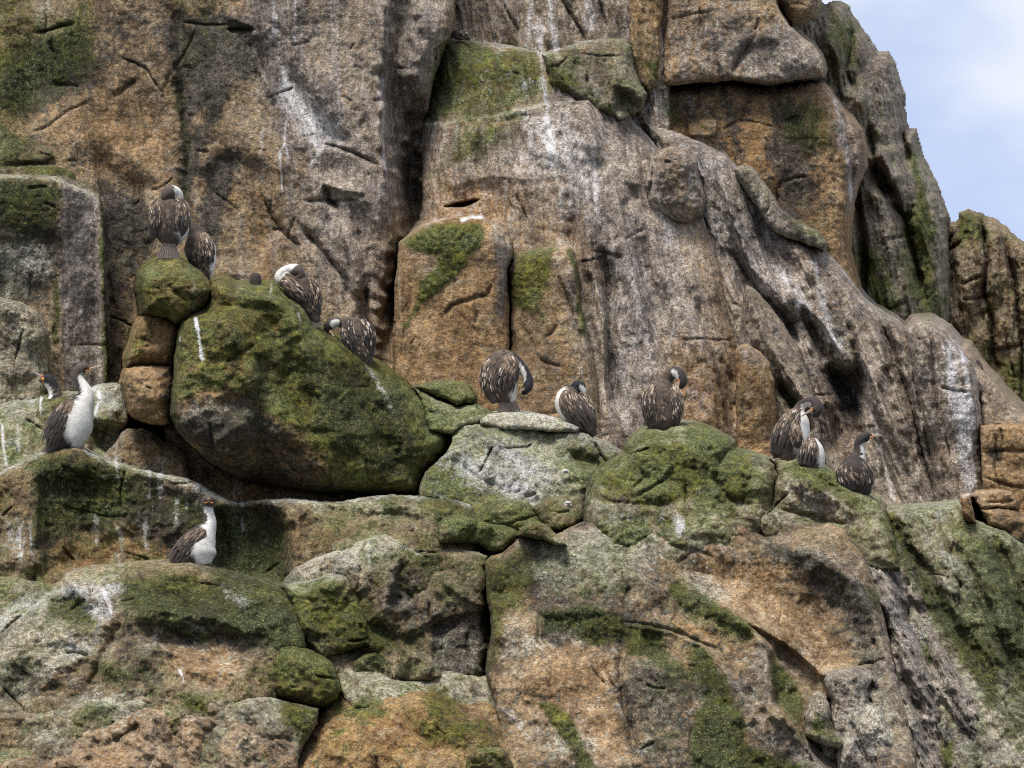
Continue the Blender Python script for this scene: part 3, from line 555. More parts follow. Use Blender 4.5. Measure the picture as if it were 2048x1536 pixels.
T("rock", "rounded grey rock with pale rim standing in the fold at the lower right", "rock", [(1649,1360),(1655,1348),(1665,1341),(1690,1338),(1705,1334),(1725,1334),(1745,1345),(1755,1360),(1762,1385),(1775,1430),(1800,1500),(1830,1600),(1840,2000),(1680,2000),(1672,1500),(1660,1440),(1662,1400)],
  .42, ref=(1715,1400), b=-.0012, r=26, B=.24, amp=1.1, flute=(.04, 30, 66), base=dict(grey=.6, pale=.3, dark=.12), ops=[('scoop', [(1732,1380),(1745,1365),(1760,1385),(1755,1410),(1735,1405)], .25, 8), ('crack', [(1700,1440),(1720,1480),(1740,1536)], 7, .1)])
T("rock", "upright finger of speckled rock with mossy base beside the rounded grey rock", "rock", [(1618,1400),(1626,1388),(1640,1384),(1652,1394),(1658,1412),(1660,1440),(1672,1460),(1690,1478),(1697,1492),(1680,1500),(1640,1490),(1612,1470),(1610,1430)],
  .30, r=18, B=.16, amp=.9, base=dict(pale=.45, grey=.4, moss=.15))
T("rock", "low rounded rock at the bottom edge below the upright finger", "rock", [(1632,1484),(1650,1474),(1670,1474),(1692,1486),(1706,1505),(1714,1536),(1720,1620),(1640,1620),(1640,1536)], .55, r=22, B=.2, amp=1.1, base=dict(pale=.45, orange=.3, dark=.2, grey=.2))
# ---- lower middle
T("rock", "lumpy brown rock left of the black cleft, furrowed like a paw", "rock", [(540,1200),(566,1163),(590,1135),(620,1120),(655,1108),(674,1100),(701,1091),(720,1083),(735,1076),(752,1070),(770,1067),(786,1074),(804,1080),(824,1091),(845,1094),(865,1094),(900,1096),(934,1101),(960,1106),(976,1112),(972,1150),(978,1200),(985,1225),(980,1260),(978,1310),(966,1352),(800,1420),(560,1420)],
  1.55, b=-.0020, ref=(800,1180), r=20, B=.12, amp=1.15, base=dict(orange=.26, moss=.26, pale=.16, dark=.30, grey=.16), rim=.6, top=.12,
  ops=[('ridge', [(775,1075),(800,1110),(790,1160),(760,1220)], 24, .16), ('ridge', [(735,1080),(740,1130),(730,1180)], 12, .07), ('scoop', [(800,1130),(850,1120),(860,1170),(820,1220),(795,1200)], .14, 18), ('scoop', [(620,1180),(680,1160),(700,1220),(660,1260),(620,1240)], .14, 18), ('crack', [(800,1130),(795,1180),(790,1220)], 14, .14), ('ridge', [(830,1150),(850,1200),(880,1240)], 24, .12), ('crack', [(870,1120),(930,1170),(960,1200)], 12, .10), ('ridge', [(880,1150),(920,1180),(960,1215)], 18, .10),
       ('step', [(870,1250),(895,1236),(930,1228),(990,1230),(990,1380),(880,1380),(866,1310)], .07, 14), ('crack', [(985,1160),(978,1230),(984,1300),(972,1350)], 10, .5), ('crack', [(660,1150),(680,1200),(720,1250)], 14, .1), ('ridge', [(700,1110),(690,1150),(720,1200)], 20, .09), ('crack', [(740,1250),(790,1280),(840,1290)], 14, .1), ('crack', [(640,1280),(700,1300),(760,1320)], 10, .1)])
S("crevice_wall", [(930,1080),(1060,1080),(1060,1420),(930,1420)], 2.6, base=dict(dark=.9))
T("rock", "moss-capped lump between the big hump and the furrowed rock", "rock", [(560,1170),(581,1165),(610,1161),(632,1158),(650,1150),(663,1146),(687,1148),(704,1160),(712,1175),(722,1205),(735,1240),(740,1290),(640,1320),(600,1260),(585,1210)],
  1.35, b=-.0018, r=26, B=.2, amp=1.25, base=dict(moss=.34, pale=.3, orange=.15, dark=.2), top=.2, rim=.4)
T("rock", "small peaked stone with white edge in front of the dark hollow", "rock", [(796,1352),(800,1325),(806,1300),(818,1299),(832,1306),(850,1316),(868,1326),(884,1345),(890,1358),(850,1368),(815,1366)], 1.05, r=12, B=.12, amp=.9, base=dict(moss=.45, pale=.35, dark=.15), rim=.6)
T("rock", "mossy stone crouched at the left of the small peaked stone", "rock", [(695,1350),(708,1322),(730,1308),(752,1306),(768,1320),(786,1340),(796,1358),(790,1372),(720,1368)], 1.15, r=16, B=.15, amp=1.1, base=dict(moss=.45, dark=.3, pale=.3))
T("rock_ledge", "pale crusted ledge along the top of the bottom boulder", "rock", [(674,1345),(690,1334),(720,1338),(760,1344),(790,1360),(830,1362),(860,1352),(880,1345),(905,1342),(930,1345),(960,1352),(975,1350),(1010,1365),(1060,1390),(1090,1420),(1000,1440),(700,1420),(680,1380)],
  1.05, b=-.0035, r=14, B=.1, amp=1.2, base=dict(pale=.5, moss=.36, grey=.15), top=.2)
T("boulder", "smooth rust-orange boulder at the bottom centre with green patches", "boulder", [(560,1600),(577,1530),(595,1496),(606,1478),(615,1465),(632,1445),(649,1416),(664,1402),(680,1391),(694,1380),(725,1373),(763,1371),(790,1369),(811,1366),(840,1368),(870,1376),(900,1382),(950,1385),(1010,1395),(1060,1415),(1094,1438),(1128,1472),(1159,1503),(1175,1536),(1200,1700),(1300,2300),(500,2300)],
  .65, b=-.0020, ref=(850,1460), dome=.28, r=50, B=.38, r2=130, B2=.2, amp=.9, flute=(.03, 40, 40), base=dict(orange=.62, moss=.30, pale=.12, dark=.16, grey=.15), top=.1,
  ops=[('ridge', [(760,1400),(860,1420),(960,1470),(1040,1560)], 30, .08), ('crack', [(900,1390),(980,1440),(1060,1520)], 14, .06)])
T("rock", "small mossy stone at the bottom edge in front of the rust-orange boulder", "rock", [(930,1536),(936,1512),(950,1500),(972,1494),(1000,1494),(1014,1506),(1026,1530),(1030,1600),(930,1600)], .12, r=14, B=.12, amp=.9, base=dict(moss=.55, orange=.3), top=.2)
# ---- lower left
T("rock", "low mossy shelf at the left edge behind the big hump", "rock", [(-300,1150),(0,1153),(30,1154),(51,1160),(80,1164),(110,1172),(140,1190),(140,1260),(-300,1260)], 1.6, b=-.003, r=14, B=.12, amp=1.0, base=dict(moss=.5, pale=.35, dark=.1), top=.2)
T("boulder", "wide humped boulder with pale washed top, the upright bird just behind it", "boulder", [(-300,1330),(-60,1240),(0,1216),(20,1207),(55,1195),(89,1178),(123,1161),(130,1148),(147,1137),(191,1131),(239,1125),(290,1120),(342,1117),(369,1119),(410,1129),(444,1137),(478,1146),(530,1156),(560,1168),(581,1189),(595,1213),(601,1243),(610,1270),(613,1296),(600,1330),(560,1400),(500,1460),(-300,1640)],
  1.15, b=-.0024, ref=(300,1260), dome=.32, r=36, B=.24, r2=110, B2=.2, amp=1.15, base=dict(moss=.34, pale=.16, orange=.34, dark=.3, grey=.12), top=.15, rim=.4,
  ops=[('crack', [(248,1243),(235,1270),(212,1305),(195,1345),(178,1373)], 8, .14), ('ridge', [(240,1240),(300,1222),(340,1220)], 12, .06), ('scoop', [(300,1290),(380,1280),(440,1290),(480,1330),(460,1380),(380,1370),(310,1340)], .12, 26), ('ridge', [(250,1320),(320,1320),(380,1345),(440,1360)], 14, .06), ('scoop', [(100,1200),(150,1190),(185,1220),(180,1255),(130,1260),(100,1240)], .10, 12), ('step', [(-60,1100),(255,1100),(250,1240),(214,1300),(180,1375),(140,1430),(-60,1430)], .09, 12), ('ridge', [(255,1245),(330,1225),(430,1235),(520,1280)], 20, .10), ('scoop', [(280,1250),(420,1250),(540,1290),(500,1310),(320,1290)], .10, 18), ('ridge', [(240,1310),(330,1300),(420,1340),(500,1350)], 16, .09), ('scoop', [(40,1290),(150,1300),(180,1340),(120,1390),(20,1380)], .10, 20), ('scoop', [(330,1160),(400,1150),(440,1190),(380,1215),(320,1200)], .06, 14), ('crack', [(0,1400),(60,1390),(130,1370)], 10, .07), ('ridge', [(0,1320),(80,1310),(160,1340)], 18, .05)])
T("boulder", "rounded mossy boulder speckled ochre, tucked right of the wide hump", "boulder", [(524,1385),(524,1353),(533,1330),(543,1308),(553,1296),(564,1290),(588,1290),(615,1299),(649,1314),(664,1325),(672,1338),(678,1360),(680,1382),(671,1398),(658,1408),(646,1416),(615,1412),(581,1404),(545,1396)],
  .70, r=38, B=.34, amp=1.0, base=dict(moss=.62, orange=.4, dark=.1, pale=.1))
T("rock_ledge", "low green and white ledge below the wide hump", "rock", [(-300,1440),(0,1432),(60,1428),(110,1420),(130,1418),(170,1408),(230,1404),(290,1396),(301,1393),(340,1392),(369,1390),(390,1392),(410,1398),(450,1400),(489,1397),(505,1393),(519,1392),(545,1396),(564,1401),(600,1408),(639,1419),(634,1450),(606,1492),(590,1540),(560,1620),(-300,1700)],
  .52, b=-.0028, ref=(300,1440), r=16, B=.14, amp=1.2, base=dict(pale=.34, moss=.38, grey=.22, dark=.2), rim=.6, top=.12,
  ops=[('crack', [(400,1400),(420,1450),(440,1500)], 8, .06), ('ridge', [(480,1400),(520,1440),(560,1490)], 26, .10)])
T("rock", "folded tan rock at the bottom left with a rust-coloured crest", "rock", [(100,1500),(137,1470),(150,1460),(164,1455),(205,1452),(232,1429),(260,1423),(290,1411),(305,1408),(325,1409),(342,1416),(373,1421),(400,1432),(440,1434),(478,1431),(506,1443),(515,1455),(547,1456),(575,1470),(590,1490),(595,1520),(600,1600),(640,2300),(-300,2300),(-300,1560),(20,1560),(40,1530)],
  .30, b=-.0026, ref=(300,1500), r=30, B=.24, amp=1.2, flute=(.07, 46, 35), base=dict(orange=.42, pale=.12, grey=.3, dark=.2), rim=.25,
  ops=[('crack', [(280,1450),(250,1470),(220,1490)], 8, .10), ('crack', [(345,1420),(350,1470),(370,1540)], 16, .16), ('ridge', [(320,1415),(300,1460),(340,1540)], 22, .08), ('crack', [(450,1440),(420,1490),(400,1540)], 18, .16), ('ridge', [(500,1450),(470,1500),(460,1560)], 20, .10)])
T("rock", "pale tan rock in the very bottom left corner", "rock", [(-300,1580),(-40,1540),(20,1520),(45,1512),(75,1518),(100,1540),(120,1600),(140,2300),(-300,2300)], .1, r=24, B=.2, amp=1.1, base=dict(orange=.4, grey=.3, pale=.15))
# ------------------------------------------------------------------ where lichen, moss, rust and droppings grow on the rock (some dark paints in shade)
CH = {k: np.zeros(UU.shape, np.float32) for k in ("moss", "guano", "orange", "dark", "grey", "pale")}
def fill(ch, val, fe, pts):
    w = window(pts, fe * 2.6 + 20)
    k = min(1.0, fe / 12.0)
    sd = sdist(WU[w] * (1 - k) + PU[w] * k, WV[w] * (1 - k) + PV[w] * k, pts)
    CH[ch][w] += val * sstep(-fe * 1.9, fe * 1.6, sd)
def line(ch, val, wd, pts):
    w = window(pts, wd * 3 + 6)
    d, t = ldist(WU[w], WV[w], pts)
    CH[ch][w] += val * np.exp(-(d / (wd * (1 + .5 * pn(UU[w] / 19, VV[w] / 19, 61)))) ** 2) * (1 + .5 * pn(UU[w] / 11, VV[w] / 26, 62))
# left wall
fill("moss", .42, 22, [(-40,-40),(20,-40),(60,20),(75,50),(110,60),(160,30),(170,-30),(200,-30),(190,60),(205,110),(180,160),(120,190),(85,160),(70,215),(20,225),(-40,200)])
fill("dark", .35, 20, [(60,80),(130,70),(180,110),(175,160),(110,195),(60,220),(10,190)])
fill("pale", .5, 14, [(66,-30),(108,-30),(112,30),(95,60),(85,90),(68,60)])
fill("dark", .3, 40, [(200,20),(350,0),(340,80),(260,130),(210,90)])
fill("moss", .30, 20, [(320,-30),(440,-30),(440,60),(420,120),(360,150),(350,80)])
fill("dark", .5, 22, [(360,50),(440,20),(510,60),(520,110),(470,160),(440,210),(400,210),(365,150)])
line("dark", .62, 15, [(362,120),(372,200),(372,280),(372,330),(370,400)]); line("moss", .4, 12, [(350,150),(362,240),(372,320),(368,390)])
line("dark", .55, 14, [(440,180),(430,230),(400,270),(385,320),(375,370)])
fill("dark", .7, 9, [(398,470),(402,410),(412,350),(430,315),(455,303),(478,308),(486,330),(468,360),(452,400),(448,440),(440,480),(410,500)])
line("moss", .4, 7, [(525,380),(540,430),(548,450)])
fill("dark", .5, 10, [(140,295),(180,300),(190,315),(150,320)]); fill("dark", .6, 16, [(175,365),(215,370),(260,395),(290,430),(295,480),(215,470),(205,400)])
fill("dark", .45, 26, [(205,430),(300,420),(300,520),(270,560),(250,640),(215,700)]); fill("moss", .22, 26, [(205,500),(270,500),(260,760),(215,760)])
fill("orange", .25, 30, [(80,210),(200,190),(350,260),(350,350),(250,380),(110,300)])
fill("pale", .18, 16, [(205,375),(260,385),(290,440),(240,420)])
fill("guano", .62, 18, [(555,165),(585,160),(620,195),(655,225),(670,250),(672,282),(640,283),(605,255),(570,225)])
fill("grey", .6, 22, [(500,-40),(580,-40),(585,120),(640,200),(690,270),(720,330),(640,320),(560,250),(520,180),(505,80)])
line("guano", .45, 7, [(545,-40),(550,60),(555,120),(575,170)]); line("guano", .3, 4, [(592,-40),(590,60),(588,110)])
line("guano", .75, 2.6, [(572,245),(570,285),(560,300),(562,340),(567,385)]); line("guano", .5, 2.4, [(570,290),(577,312)]); line("guano", .3, 3, [(650,380),(652,450)])
line("guano", .35, 8, [(625,280),(640,300),(620,330)]); fill("grey", .3, 30, [(560,260),(720,300),(740,600),(640,600),(560,480),(600,400)])
fill("grey", .35, 30, [(760,-40),(900,-40),(880,100),(850,240),(840,400),(780,420)]); fill("pale", .28, 12, [(760,-40),(800,-40),(815,120),(812,260),(800,300),(790,160)])
line("guano", .45, 6, [(765,160),(766,240),(768,330),(766,380)]); fill("guano", .2, 16, [(850,-40),(905,-40),(905,50),(880,70)])
# recessed wall
line("guano", .42, 8, [(1060,-40),(1062,20),(1056,90)]); line("guano", .5, 8, [(1098,-40),(1102,40),(1112,95)]); line("guano", .3, 12, [(1175,-40),(1180,50)]); fill("orange", .3, 20, [(905,-40),(960,-40),(980,60),(930,65),(912,40)])
# buttress
fill("moss", .52, 12, [(882,95),(900,72),(945,78),(1000,96),(1065,102),(1075,130),(1060,165),(960,170),(900,165),(876,160)]); fill("moss", .42, 14, [(868,170),(920,165),(1000,180),(1130,150),(1140,170),(1100,190),(1020,215),(940,235),(862,240),(862,210)])
fill("pale", .32, 12, [(870,160),(960,170),(1080,160),(1090,190),(1000,210),(870,215)]); line("pale", .5, 8, [(1000,95),(996,120),(1002,135)]); line("pale", .5, 8, [(945,80),(1000,90),(1060,98),(1110,112)])
fill("moss", .34, 16, [(930,250),(1000,235),(1050,240),(1020,270),(960,300),(930,330),(870,345),(860,350),(900,300)])
fill("grey", .55, 28, [(1140,140),(1220,200),(1290,300),(1330,420),(1390,560),(1400,700),(1330,640),(1260,560),(1215,460),(1190,380),(1120,330),(1060,250),(1100,220)])
fill("guano", .28, 16, [(1060,240),(1130,230),(1190,270),(1200,380),(1160,420),(1140,350),(1070,300)]); fill("guano", .2, 20, [(1040,310),(1110,320),(1140,400),(1090,380)])
line("guano", .35, 5, [(1183,290),(1190,340),(1192,420),(1200,450)]); fill("grey", .5, 30, [(1205,440),(1300,440),(1330,640),(1300,900),(1215,880),(1200,640)])
fill("orange", .35, 18, [(850,260),(930,250),(900,300),(855,340)]); fill("orange", .42, 18, [(846,360),(960,370),(1030,380),(1060,430),(980,430),(850,440)]); fill("orange", .3, 18, [(1060,330),(1130,350),(1120,400),(1060,390)]); fill("orange", .3, 16, [(1120,190),(1160,195),(1170,215),(1120,215)])
fill("orange", .35, 20, [(1100,430),(1160,450),(1175,520),(1130,490)]); fill("orange", .45, 24, [(1310,600),(1400,700),(1440,850),(1380,880),(1320,760)]); fill("dark", .28, 26, [(1280,480),(1340,540),(1390,660),(1340,690),(1290,600)])
line("dark", .4, 7, [(1215,560),(1222,700),(1228,800)]); fill("orange", .3, 18, [(1205,760),(1260,780),(1280,880),(1225,850)])
# upper right
fill("moss", .55, 16, [(1555,195),(1600,200),(1655,220),(1675,260),(1680,310),(1620,310),(1570,280)]); fill("dark", .55, 14, [(1555,200),(1600,220),(1620,320),(1600,440),(1610,480),(1570,420),(1550,330)])
fill("pale", .3, 14, [(1600,240),(1670,250),(1680,320),(1640,310)]); fill("moss", .32, 18, [(1580,380),(1650,400),(1660,470),(1600,450)]); fill("grey", .6, 12, [(1655,180),(1700,240),(1725,280),(1728,330),(1712,380),(1700,430),(1690,330),(1670,230)])
line("guano", .4, 6, [(1668,200),(1685,250),(1698,330),(1702,400)]); fill("moss", .5, 10, [(1335,190),(1370,200),(1375,240),(1345,250)]); fill("moss", .35, 10, [(1385,240),(1432,245),(1430,280),(1390,275)]); fill("moss", .45, 8, [(1295,130),(1318,120),(1318,168),(1296,170)])
fill("grey", .25, 20, [(1450,100),(1560,60),(1640,110),(1645,150),(1470,160)]); fill("grey", .3, 12, [(1300,190),(1420,190),(1420,230),(1300,235)])
fill("orange", .25, 30, [(1500,240),(1580,300),(1560,400),(1500,340),(1470,280)])
fill("moss", .42, 22, [(1660,40),(1700,40),(1710,120),(1680,150),(1650,100)]); fill("moss", .5, 16, [(1800,430),(1850,420),(1880,640),(1850,650),(1825,560)]); fill("moss", .5, 18, [(1705,490),(1750,500),(1790,600),(1770,640),(1730,600)]); fill("orange", .25, 18, [(1770,500),(1830,520),(1840,650),(1790,640)])
line("moss", .4, 8, [(1825,310),(1845,400),(1860,470)]); fill("moss", .5, 12, [(1920,430),(1955,430),(1955,470),(1925,475)]); fill("moss", .3, 20, [(1960,700),(2048,740),(2100,820),(2000,780)]); fill("dark", .4, 10, [(1740,340),(1775,350),(1785,385),(1755,385)])
# slope right
fill("orange", .45, 12, [(1545,470),(1600,490),(1625,530),(1640,560),(1590,540),(1555,500)]); fill("dark", .35, 16, [(1640,600),(1690,640),(1710,740),(1665,740),(1640,680)]); fill("dark", .65, 12, [(1662,745),(1715,745),(1725,825),(1690,825)]); fill("orange", .55, 12, [(1660,790),(1700,825),(1720,850),(1715,930),(1680,950),(1670,860)])
fill("grey", .4, 20, [(1360,300),(1460,330),(1540,460),(1560,560),(1480,560),(1400,400)]); line("guano", .3, 8, [(1630,530),(1650,620),(1660,680)]); line("guano", .4, 5, [(1720,700),(1740,800),(1760,900),(1790,1000)]); fill("moss", .35, 10, [(1555,780),(1590,800),(1600,850),(1560,830)])
line("guano", .3, 12, [(1560,540),(1600,600),(1680,700)]); fill("grey", .4, 8, [(1475,690),(1500,690),(1540,730),(1500,740),(1478,720)]); fill("dark", .5, 5, [(1478,800),(1490,800),(1490,840),(1478,840)])
fill("guano", .62, 9, [(1890,690),(1905,690),(1925,760),(1950,840),(1955,960),(1940,985),(1925,960),(1905,840),(1895,760)]); line("guano", .5, 6, [(1925,705),(1935,760),(1945,820)]); fill("orange", .5, 8, [(1860,880),(1900,870),(1920,980),(1880,985)]); fill("dark", .75, 5, [(1978,893),(2003,893),(2003,915),(1985,918)])
# columns
fill("moss", .85, 7, [(802,490),(870,448),(960,440),(962,480),(935,520),(915,560),(860,590),(838,600),(845,560),(880,530),(880,505),(830,505)]); fill("orange", -.25, 10, [(802,490),(870,448),(960,440),(962,480),(935,520),(915,560),(860,590)])
line("moss", .6, 9, [(850,590),(830,620),(812,650)]); line("guano", .9, 4.5, [(925,438),(945,434),(964,434)]); fill("grey", .6, 7, [(978,445),(1022,470),(1026,510),(1012,560),(1005,640),(990,620),(996,540),(984,490)])
fill("moss", .62, 11, [(1022,545),(1040,510),(1075,500),(1105,500),(1100,540),(1085,600),(1090,640),(1050,620),(1025,600)]); fill("pale", .4, 8, [(1040,510),(1100,495),(1145,500),(1150,530),(1080,520)]); line("moss", .5, 6, [(1140,500),(1155,560),(1160,620),(1172,670)]); fill("pale", .4, 7, [(1145,715),(1170,720),(1165,760),(1148,765)])
fill("grey", .35, 12, [(1120,520),(1150,530),(1185,720),(1160,700)])
# left pillar
fill("grey", 1.1, 7, [(121,360),(200,400),(208,440),(214,780),(130,780),(124,600)]); fill("dark", -.8, 6, [(122,360),(200,400),(208,440),(214,780),(130,780),(124,600)]); fill("moss", -.2, 6, [(122,360),(200,400),(208,440),(214,780),(130,780),(124,600)]); fill("guano", .16, 10, [(135,420),(185,420),(190,780),(150,780)])
fill("moss", .5, 16, [(-20,365),(110,365),(112,440),(60,470),(-20,440)]); fill("orange", .35, 12, [(80,450),(112,460),(110,520),(85,500)]); fill("grey", .3, 10, [(0,520),(110,520),(110,590),(0,590)]); line("moss", .5, 6, [(202,420),(206,600),(212,760)]); line("moss", .4, 7, [(115,560),(112,620),(110,680)]); line("moss", .5, 7, [(60,340),(110,340),(145,350)])
# left ledges
fill("pale", .45, 8, [(-20,808),(60,800),(70,830),(0,850),(-20,850)]); line("guano", .7, 3, [(198,785),(200,800),(192,820),(190,830)]); line("guano", .5, 3, [(82,795),(80,815),(84,830)]); line("guano", .5, 3.5, [(5,850),(8,900),(12,930)]); line("guano", .4, 4, [(36,850),(38,900)]); fill("guano", .3, 14, [(185,770),(245,770),(250,830),(195,830)]); fill("moss", .3, 14, [(85,795),(150,788),(150,840),(90,840)])
# boulder
fill("pale", .32, 14, [(470,566),(560,570),(600,610),(640,665),(560,620),(480,600)]); line("guano", 1.0, 3.6, [(393,640),(397,665),(400,690),(403,718)]); line("guano", .4, 2.5, [(360,672),(361,685)]); line("pale", .5, 5, [(480,590),(540,600),(570,598),(600,625)]); line("guano", .4, 3, [(596,628),(600,650),(596,665)]); line("guano", .35, 3, [(543,566),(538,595)])
fill("dark", .4, 22, [(400,860),(500,810),(560,850),(640,930),(720,985),(430,985)]); fill("moss", -.35, 14, [(370,800),(500,790),(540,830),(640,930),(720,990),(380,990)]); fill("dark", .25, 30, [(640,700),(760,750),(830,900),(760,970),(660,850)]); line("guano", .3, 8, [(740,740),(770,790),(780,810)])  # dark on the underside paints in the overhang's shade
line("orange", .35, 8, [(560,730),(600,800),(620,850)]); fill("grey", .4, 14, [(640,880),(690,900),(720,960),(690,970),(640,930)]); fill("pale", .25, 18, [(570,640),(600,640),(620,760),(580,740)]); fill("orange", .3, 16, [(350,780),(420,760),(470,800),(400,850),(350,830)]); fill("moss", -.2, 14, [(350,800),(440,780),(470,820),(400,855),(345,845)])
line("pale", .7, 5, [(380,535),(388,560),(389,600),(387,620)]); fill("dark", .45, 8, [(356,660),(348,730),(346,840),(338,850),(332,790),(338,720)]); fill("moss", .35, 10, [(262,690),(290,650),(300,650),(280,700),(258,720)])
# ledge F6
fill("moss", .3, 14, [(75,925),(180,920),(250,960),(240,1020),(150,1040),(80,1060)]); fill("guano", .35, 14, [(0,1040),(50,1040),(60,1100),(10,1110)]); line("pale", .7, 6, [(190,910),(260,936),(330,952),(400,976),(440,996)]); fill("grey", .6, 12, [(255,940),(330,955),(400,980),(400,1010),(330,990),(270,970)])
for x0, x1, y1, wd in ((352, 354, 1060, 5), (230, 236, 965, 3), (300, 298, 1000, 4), (322, 318, 995, 5), (372, 374, 1020, 5), (395, 392, 1010, 4), (38, 42, 1120, 3), (60, 66, 1120, 2.5), (190, 195, 1090, 6), (240, 240, 1120, 6), (290, 292, 1100, 5), (467, 467, 1035, 4), (484, 486, 1060, 4)):
    line("guano", .30, wd * 1.2, [(x0, y1 - 60), (x1, y1)]); line("pale", .35, wd * 2, [(x0, y1 - 75), (x1, y1 - 10)])
fill("orange", .35, 20, [(90,1080),(240,1030),(340,1060),(330,1120),(150,1140),(90,1150)]); fill("moss", .35, 16, [(440,1040),(560,1060),(565,1150),(440,1160)]); fill("orange", .25, 12, [(450,1020),(550,1030),(560,1080),(500,1060)]); fill("pale", .35, 12, [(560,1000),(800,1000),(870,1010),(800,1022),(640,1015)]); fill("moss", .25, 12, [(430,1010),(480,1010),(480,1100),(430,1100)])
# slab
fill("guano", .35, 12, [(905,905),(960,930),(1010,960),(1080,975),(1080,1000),(990,985),(930,955),(890,925)]); fill("guano", .3, 14, [(1000,900),(1060,930),(1120,960),(1060,950)]); fill("moss", .25, 14, [(1140,900),(1210,910),(1200,940),(1150,935)]); line("guano", .7, 2.8, [(1128,943),(1137,943)]); line("guano", .7, 3.2, [(1130,1008),(1140,1009)]); fill("grey", .35, 14, [(870,930),(950,960),(980,1000),(880,990)])
fill("orange", .3, 8, [(895,885),(915,880),(930,905),(905,915)])
# mossy boulders right
fill("moss", .3, 18, [(1390,860),(1470,900),(1470,970),(1420,1000),(1370,920)]); fill("grey", .3, 12, [(1470,900),(1540,930),(1540,980),(1480,960)]); fill("orange", .25, 22, [(1250,990),(1420,1000),(1490,1060),(1280,1060)]); fill("moss", .35, 12, [(1600,920),(1680,960),(1720,1010),(1650,980),(1590,945)]); fill("moss", -.3, 12, [(1575,965),(1640,975),(1700,1040),(1600,1020)]); fill("grey", .25, 12, [(1575,965),(1640,975),(1700,1040),(1600,1020)])
# big right rock
fill("moss", .5, 16, [(975,1130),(1050,1110),(1060,1180),(1010,1230),(1000,1300),(975,1340),(985,1240),(972,1180)]); fill("pale", .3, 22, [(1050,1080),(1180,1080),(1300,1120),(1300,1180),(1160,1180),(1080,1160)]); fill("grey", .4, 16, [(1560,1080),(1700,1110),(1740,1200),(1640,1130),(1540,1110)])
fill("moss", .72, 9, [(1080,1228),(1180,1220),(1240,1228),(1245,1250),(1320,1260),(1340,1330),(1270,1310),(1240,1270),(1180,1290),(1150,1250),(1090,1260)]); fill("orange", .4, 10, [(1110,1218),(1180,1215),(1160,1232),(1100,1232)]); fill("dark", .4, 12, [(1076,1225),(1150,1232),(1120,1280),(1078,1270)])
fill("moss", .35, 16, [(1350,1170),(1420,1200),(1500,1255),(1480,1290),(1420,1250),(1350,1210)]); fill("moss", .7, 12, [(1385,1290),(1420,1310),(1460,1390),(1490,1480),(1560,1540),(1400,1560),(1400,1440),(1420,1400)]); fill("moss", .8, 10, [(1545,1310),(1575,1350),(1600,1400),(1590,1440),(1555,1400)]); fill("moss", .6, 12, [(1400,1480),(1560,1510),(1640,1560),(1400,1570)])
fill("moss", -.3, 20, [(1020,1240),(1080,1280),(1180,1300),(1230,1330),(1240,1560),(1180,1560),(1050,1400),(1000,1340)]); fill("dark", -.15, 20, [(1050,1300),(1180,1300),(1230,1330),(1240,1500),(1180,1500),(1050,1400)]); fill("orange", .2, 20, [(1050,1300),(1230,1310),(1240,1540),(1180,1500),(1060,1400)])
fill("moss", -.35, 24, [(1400,1110),(1560,1150),(1660,1240),(1700,1340),(1600,1330),(1480,1230),(1400,1160)]); fill("dark", -.25, 24, [(1420,1120),(1560,1150),(1640,1240),(1690,1340),(1600,1330),(1480,1230)]); fill("orange", .2, 26, [(1340,1080),(1560,1150),(1640,1240),(1690,1340),(1600,1330),(1480,1230),(1350,1140)])
fill("dark", .62, 18, [(1530,1078),(1600,1110),(1680,1140),(1735,1210),(1750,1330),(1720,1300),(1690,1220),(1620,1150),(1545,1110)]); fill("moss", .2, 14, [(1620,1120),(1700,1150),(1740,1200),(1690,1190)]); fill("guano", .7, 6, [(1352,1028),(1364,1030),(1370,1060),(1358,1074),(1350,1050)]); fill("guano", .2, 10, [(1190,1040),(1250,1030),(1340,1025),(1340,1040),(1240,1055)]); line("pale", .6, 7, [(1190,1060),(1210,1085),(1225,1105)])
fill("dark", .3, 20, [(1245,1330),(1330,1330),(1390,1400),(1380,1560),(1270,1560),(1240,1420)]); fill("grey", .45, 14, [(1440,1330),(1500,1380),(1560,1450),(1620,1540),(1540,1500),(1480,1420)]); fill("orange", .35, 10, [(1380,1300),(1400,1320),(1380,1480),(1355,1400)]); fill("grey", .4, 8, [(1510,1270),(1540,1310),(1540,1400),(1510,1340)]); line("orange", .4, 10, [(1350,1250),(1420,1270),(1460,1300)])
fill("grey", .35, 12, [(1140,1410),(1170,1440),(1200,1540),(1170,1540),(1130,1460)]); fill("moss", .85, 6, [(1072,1404),(1100,1402),(1140,1425),(1160,1470),(1190,1536),(1165,1540),(1130,1480),(1095,1435)])
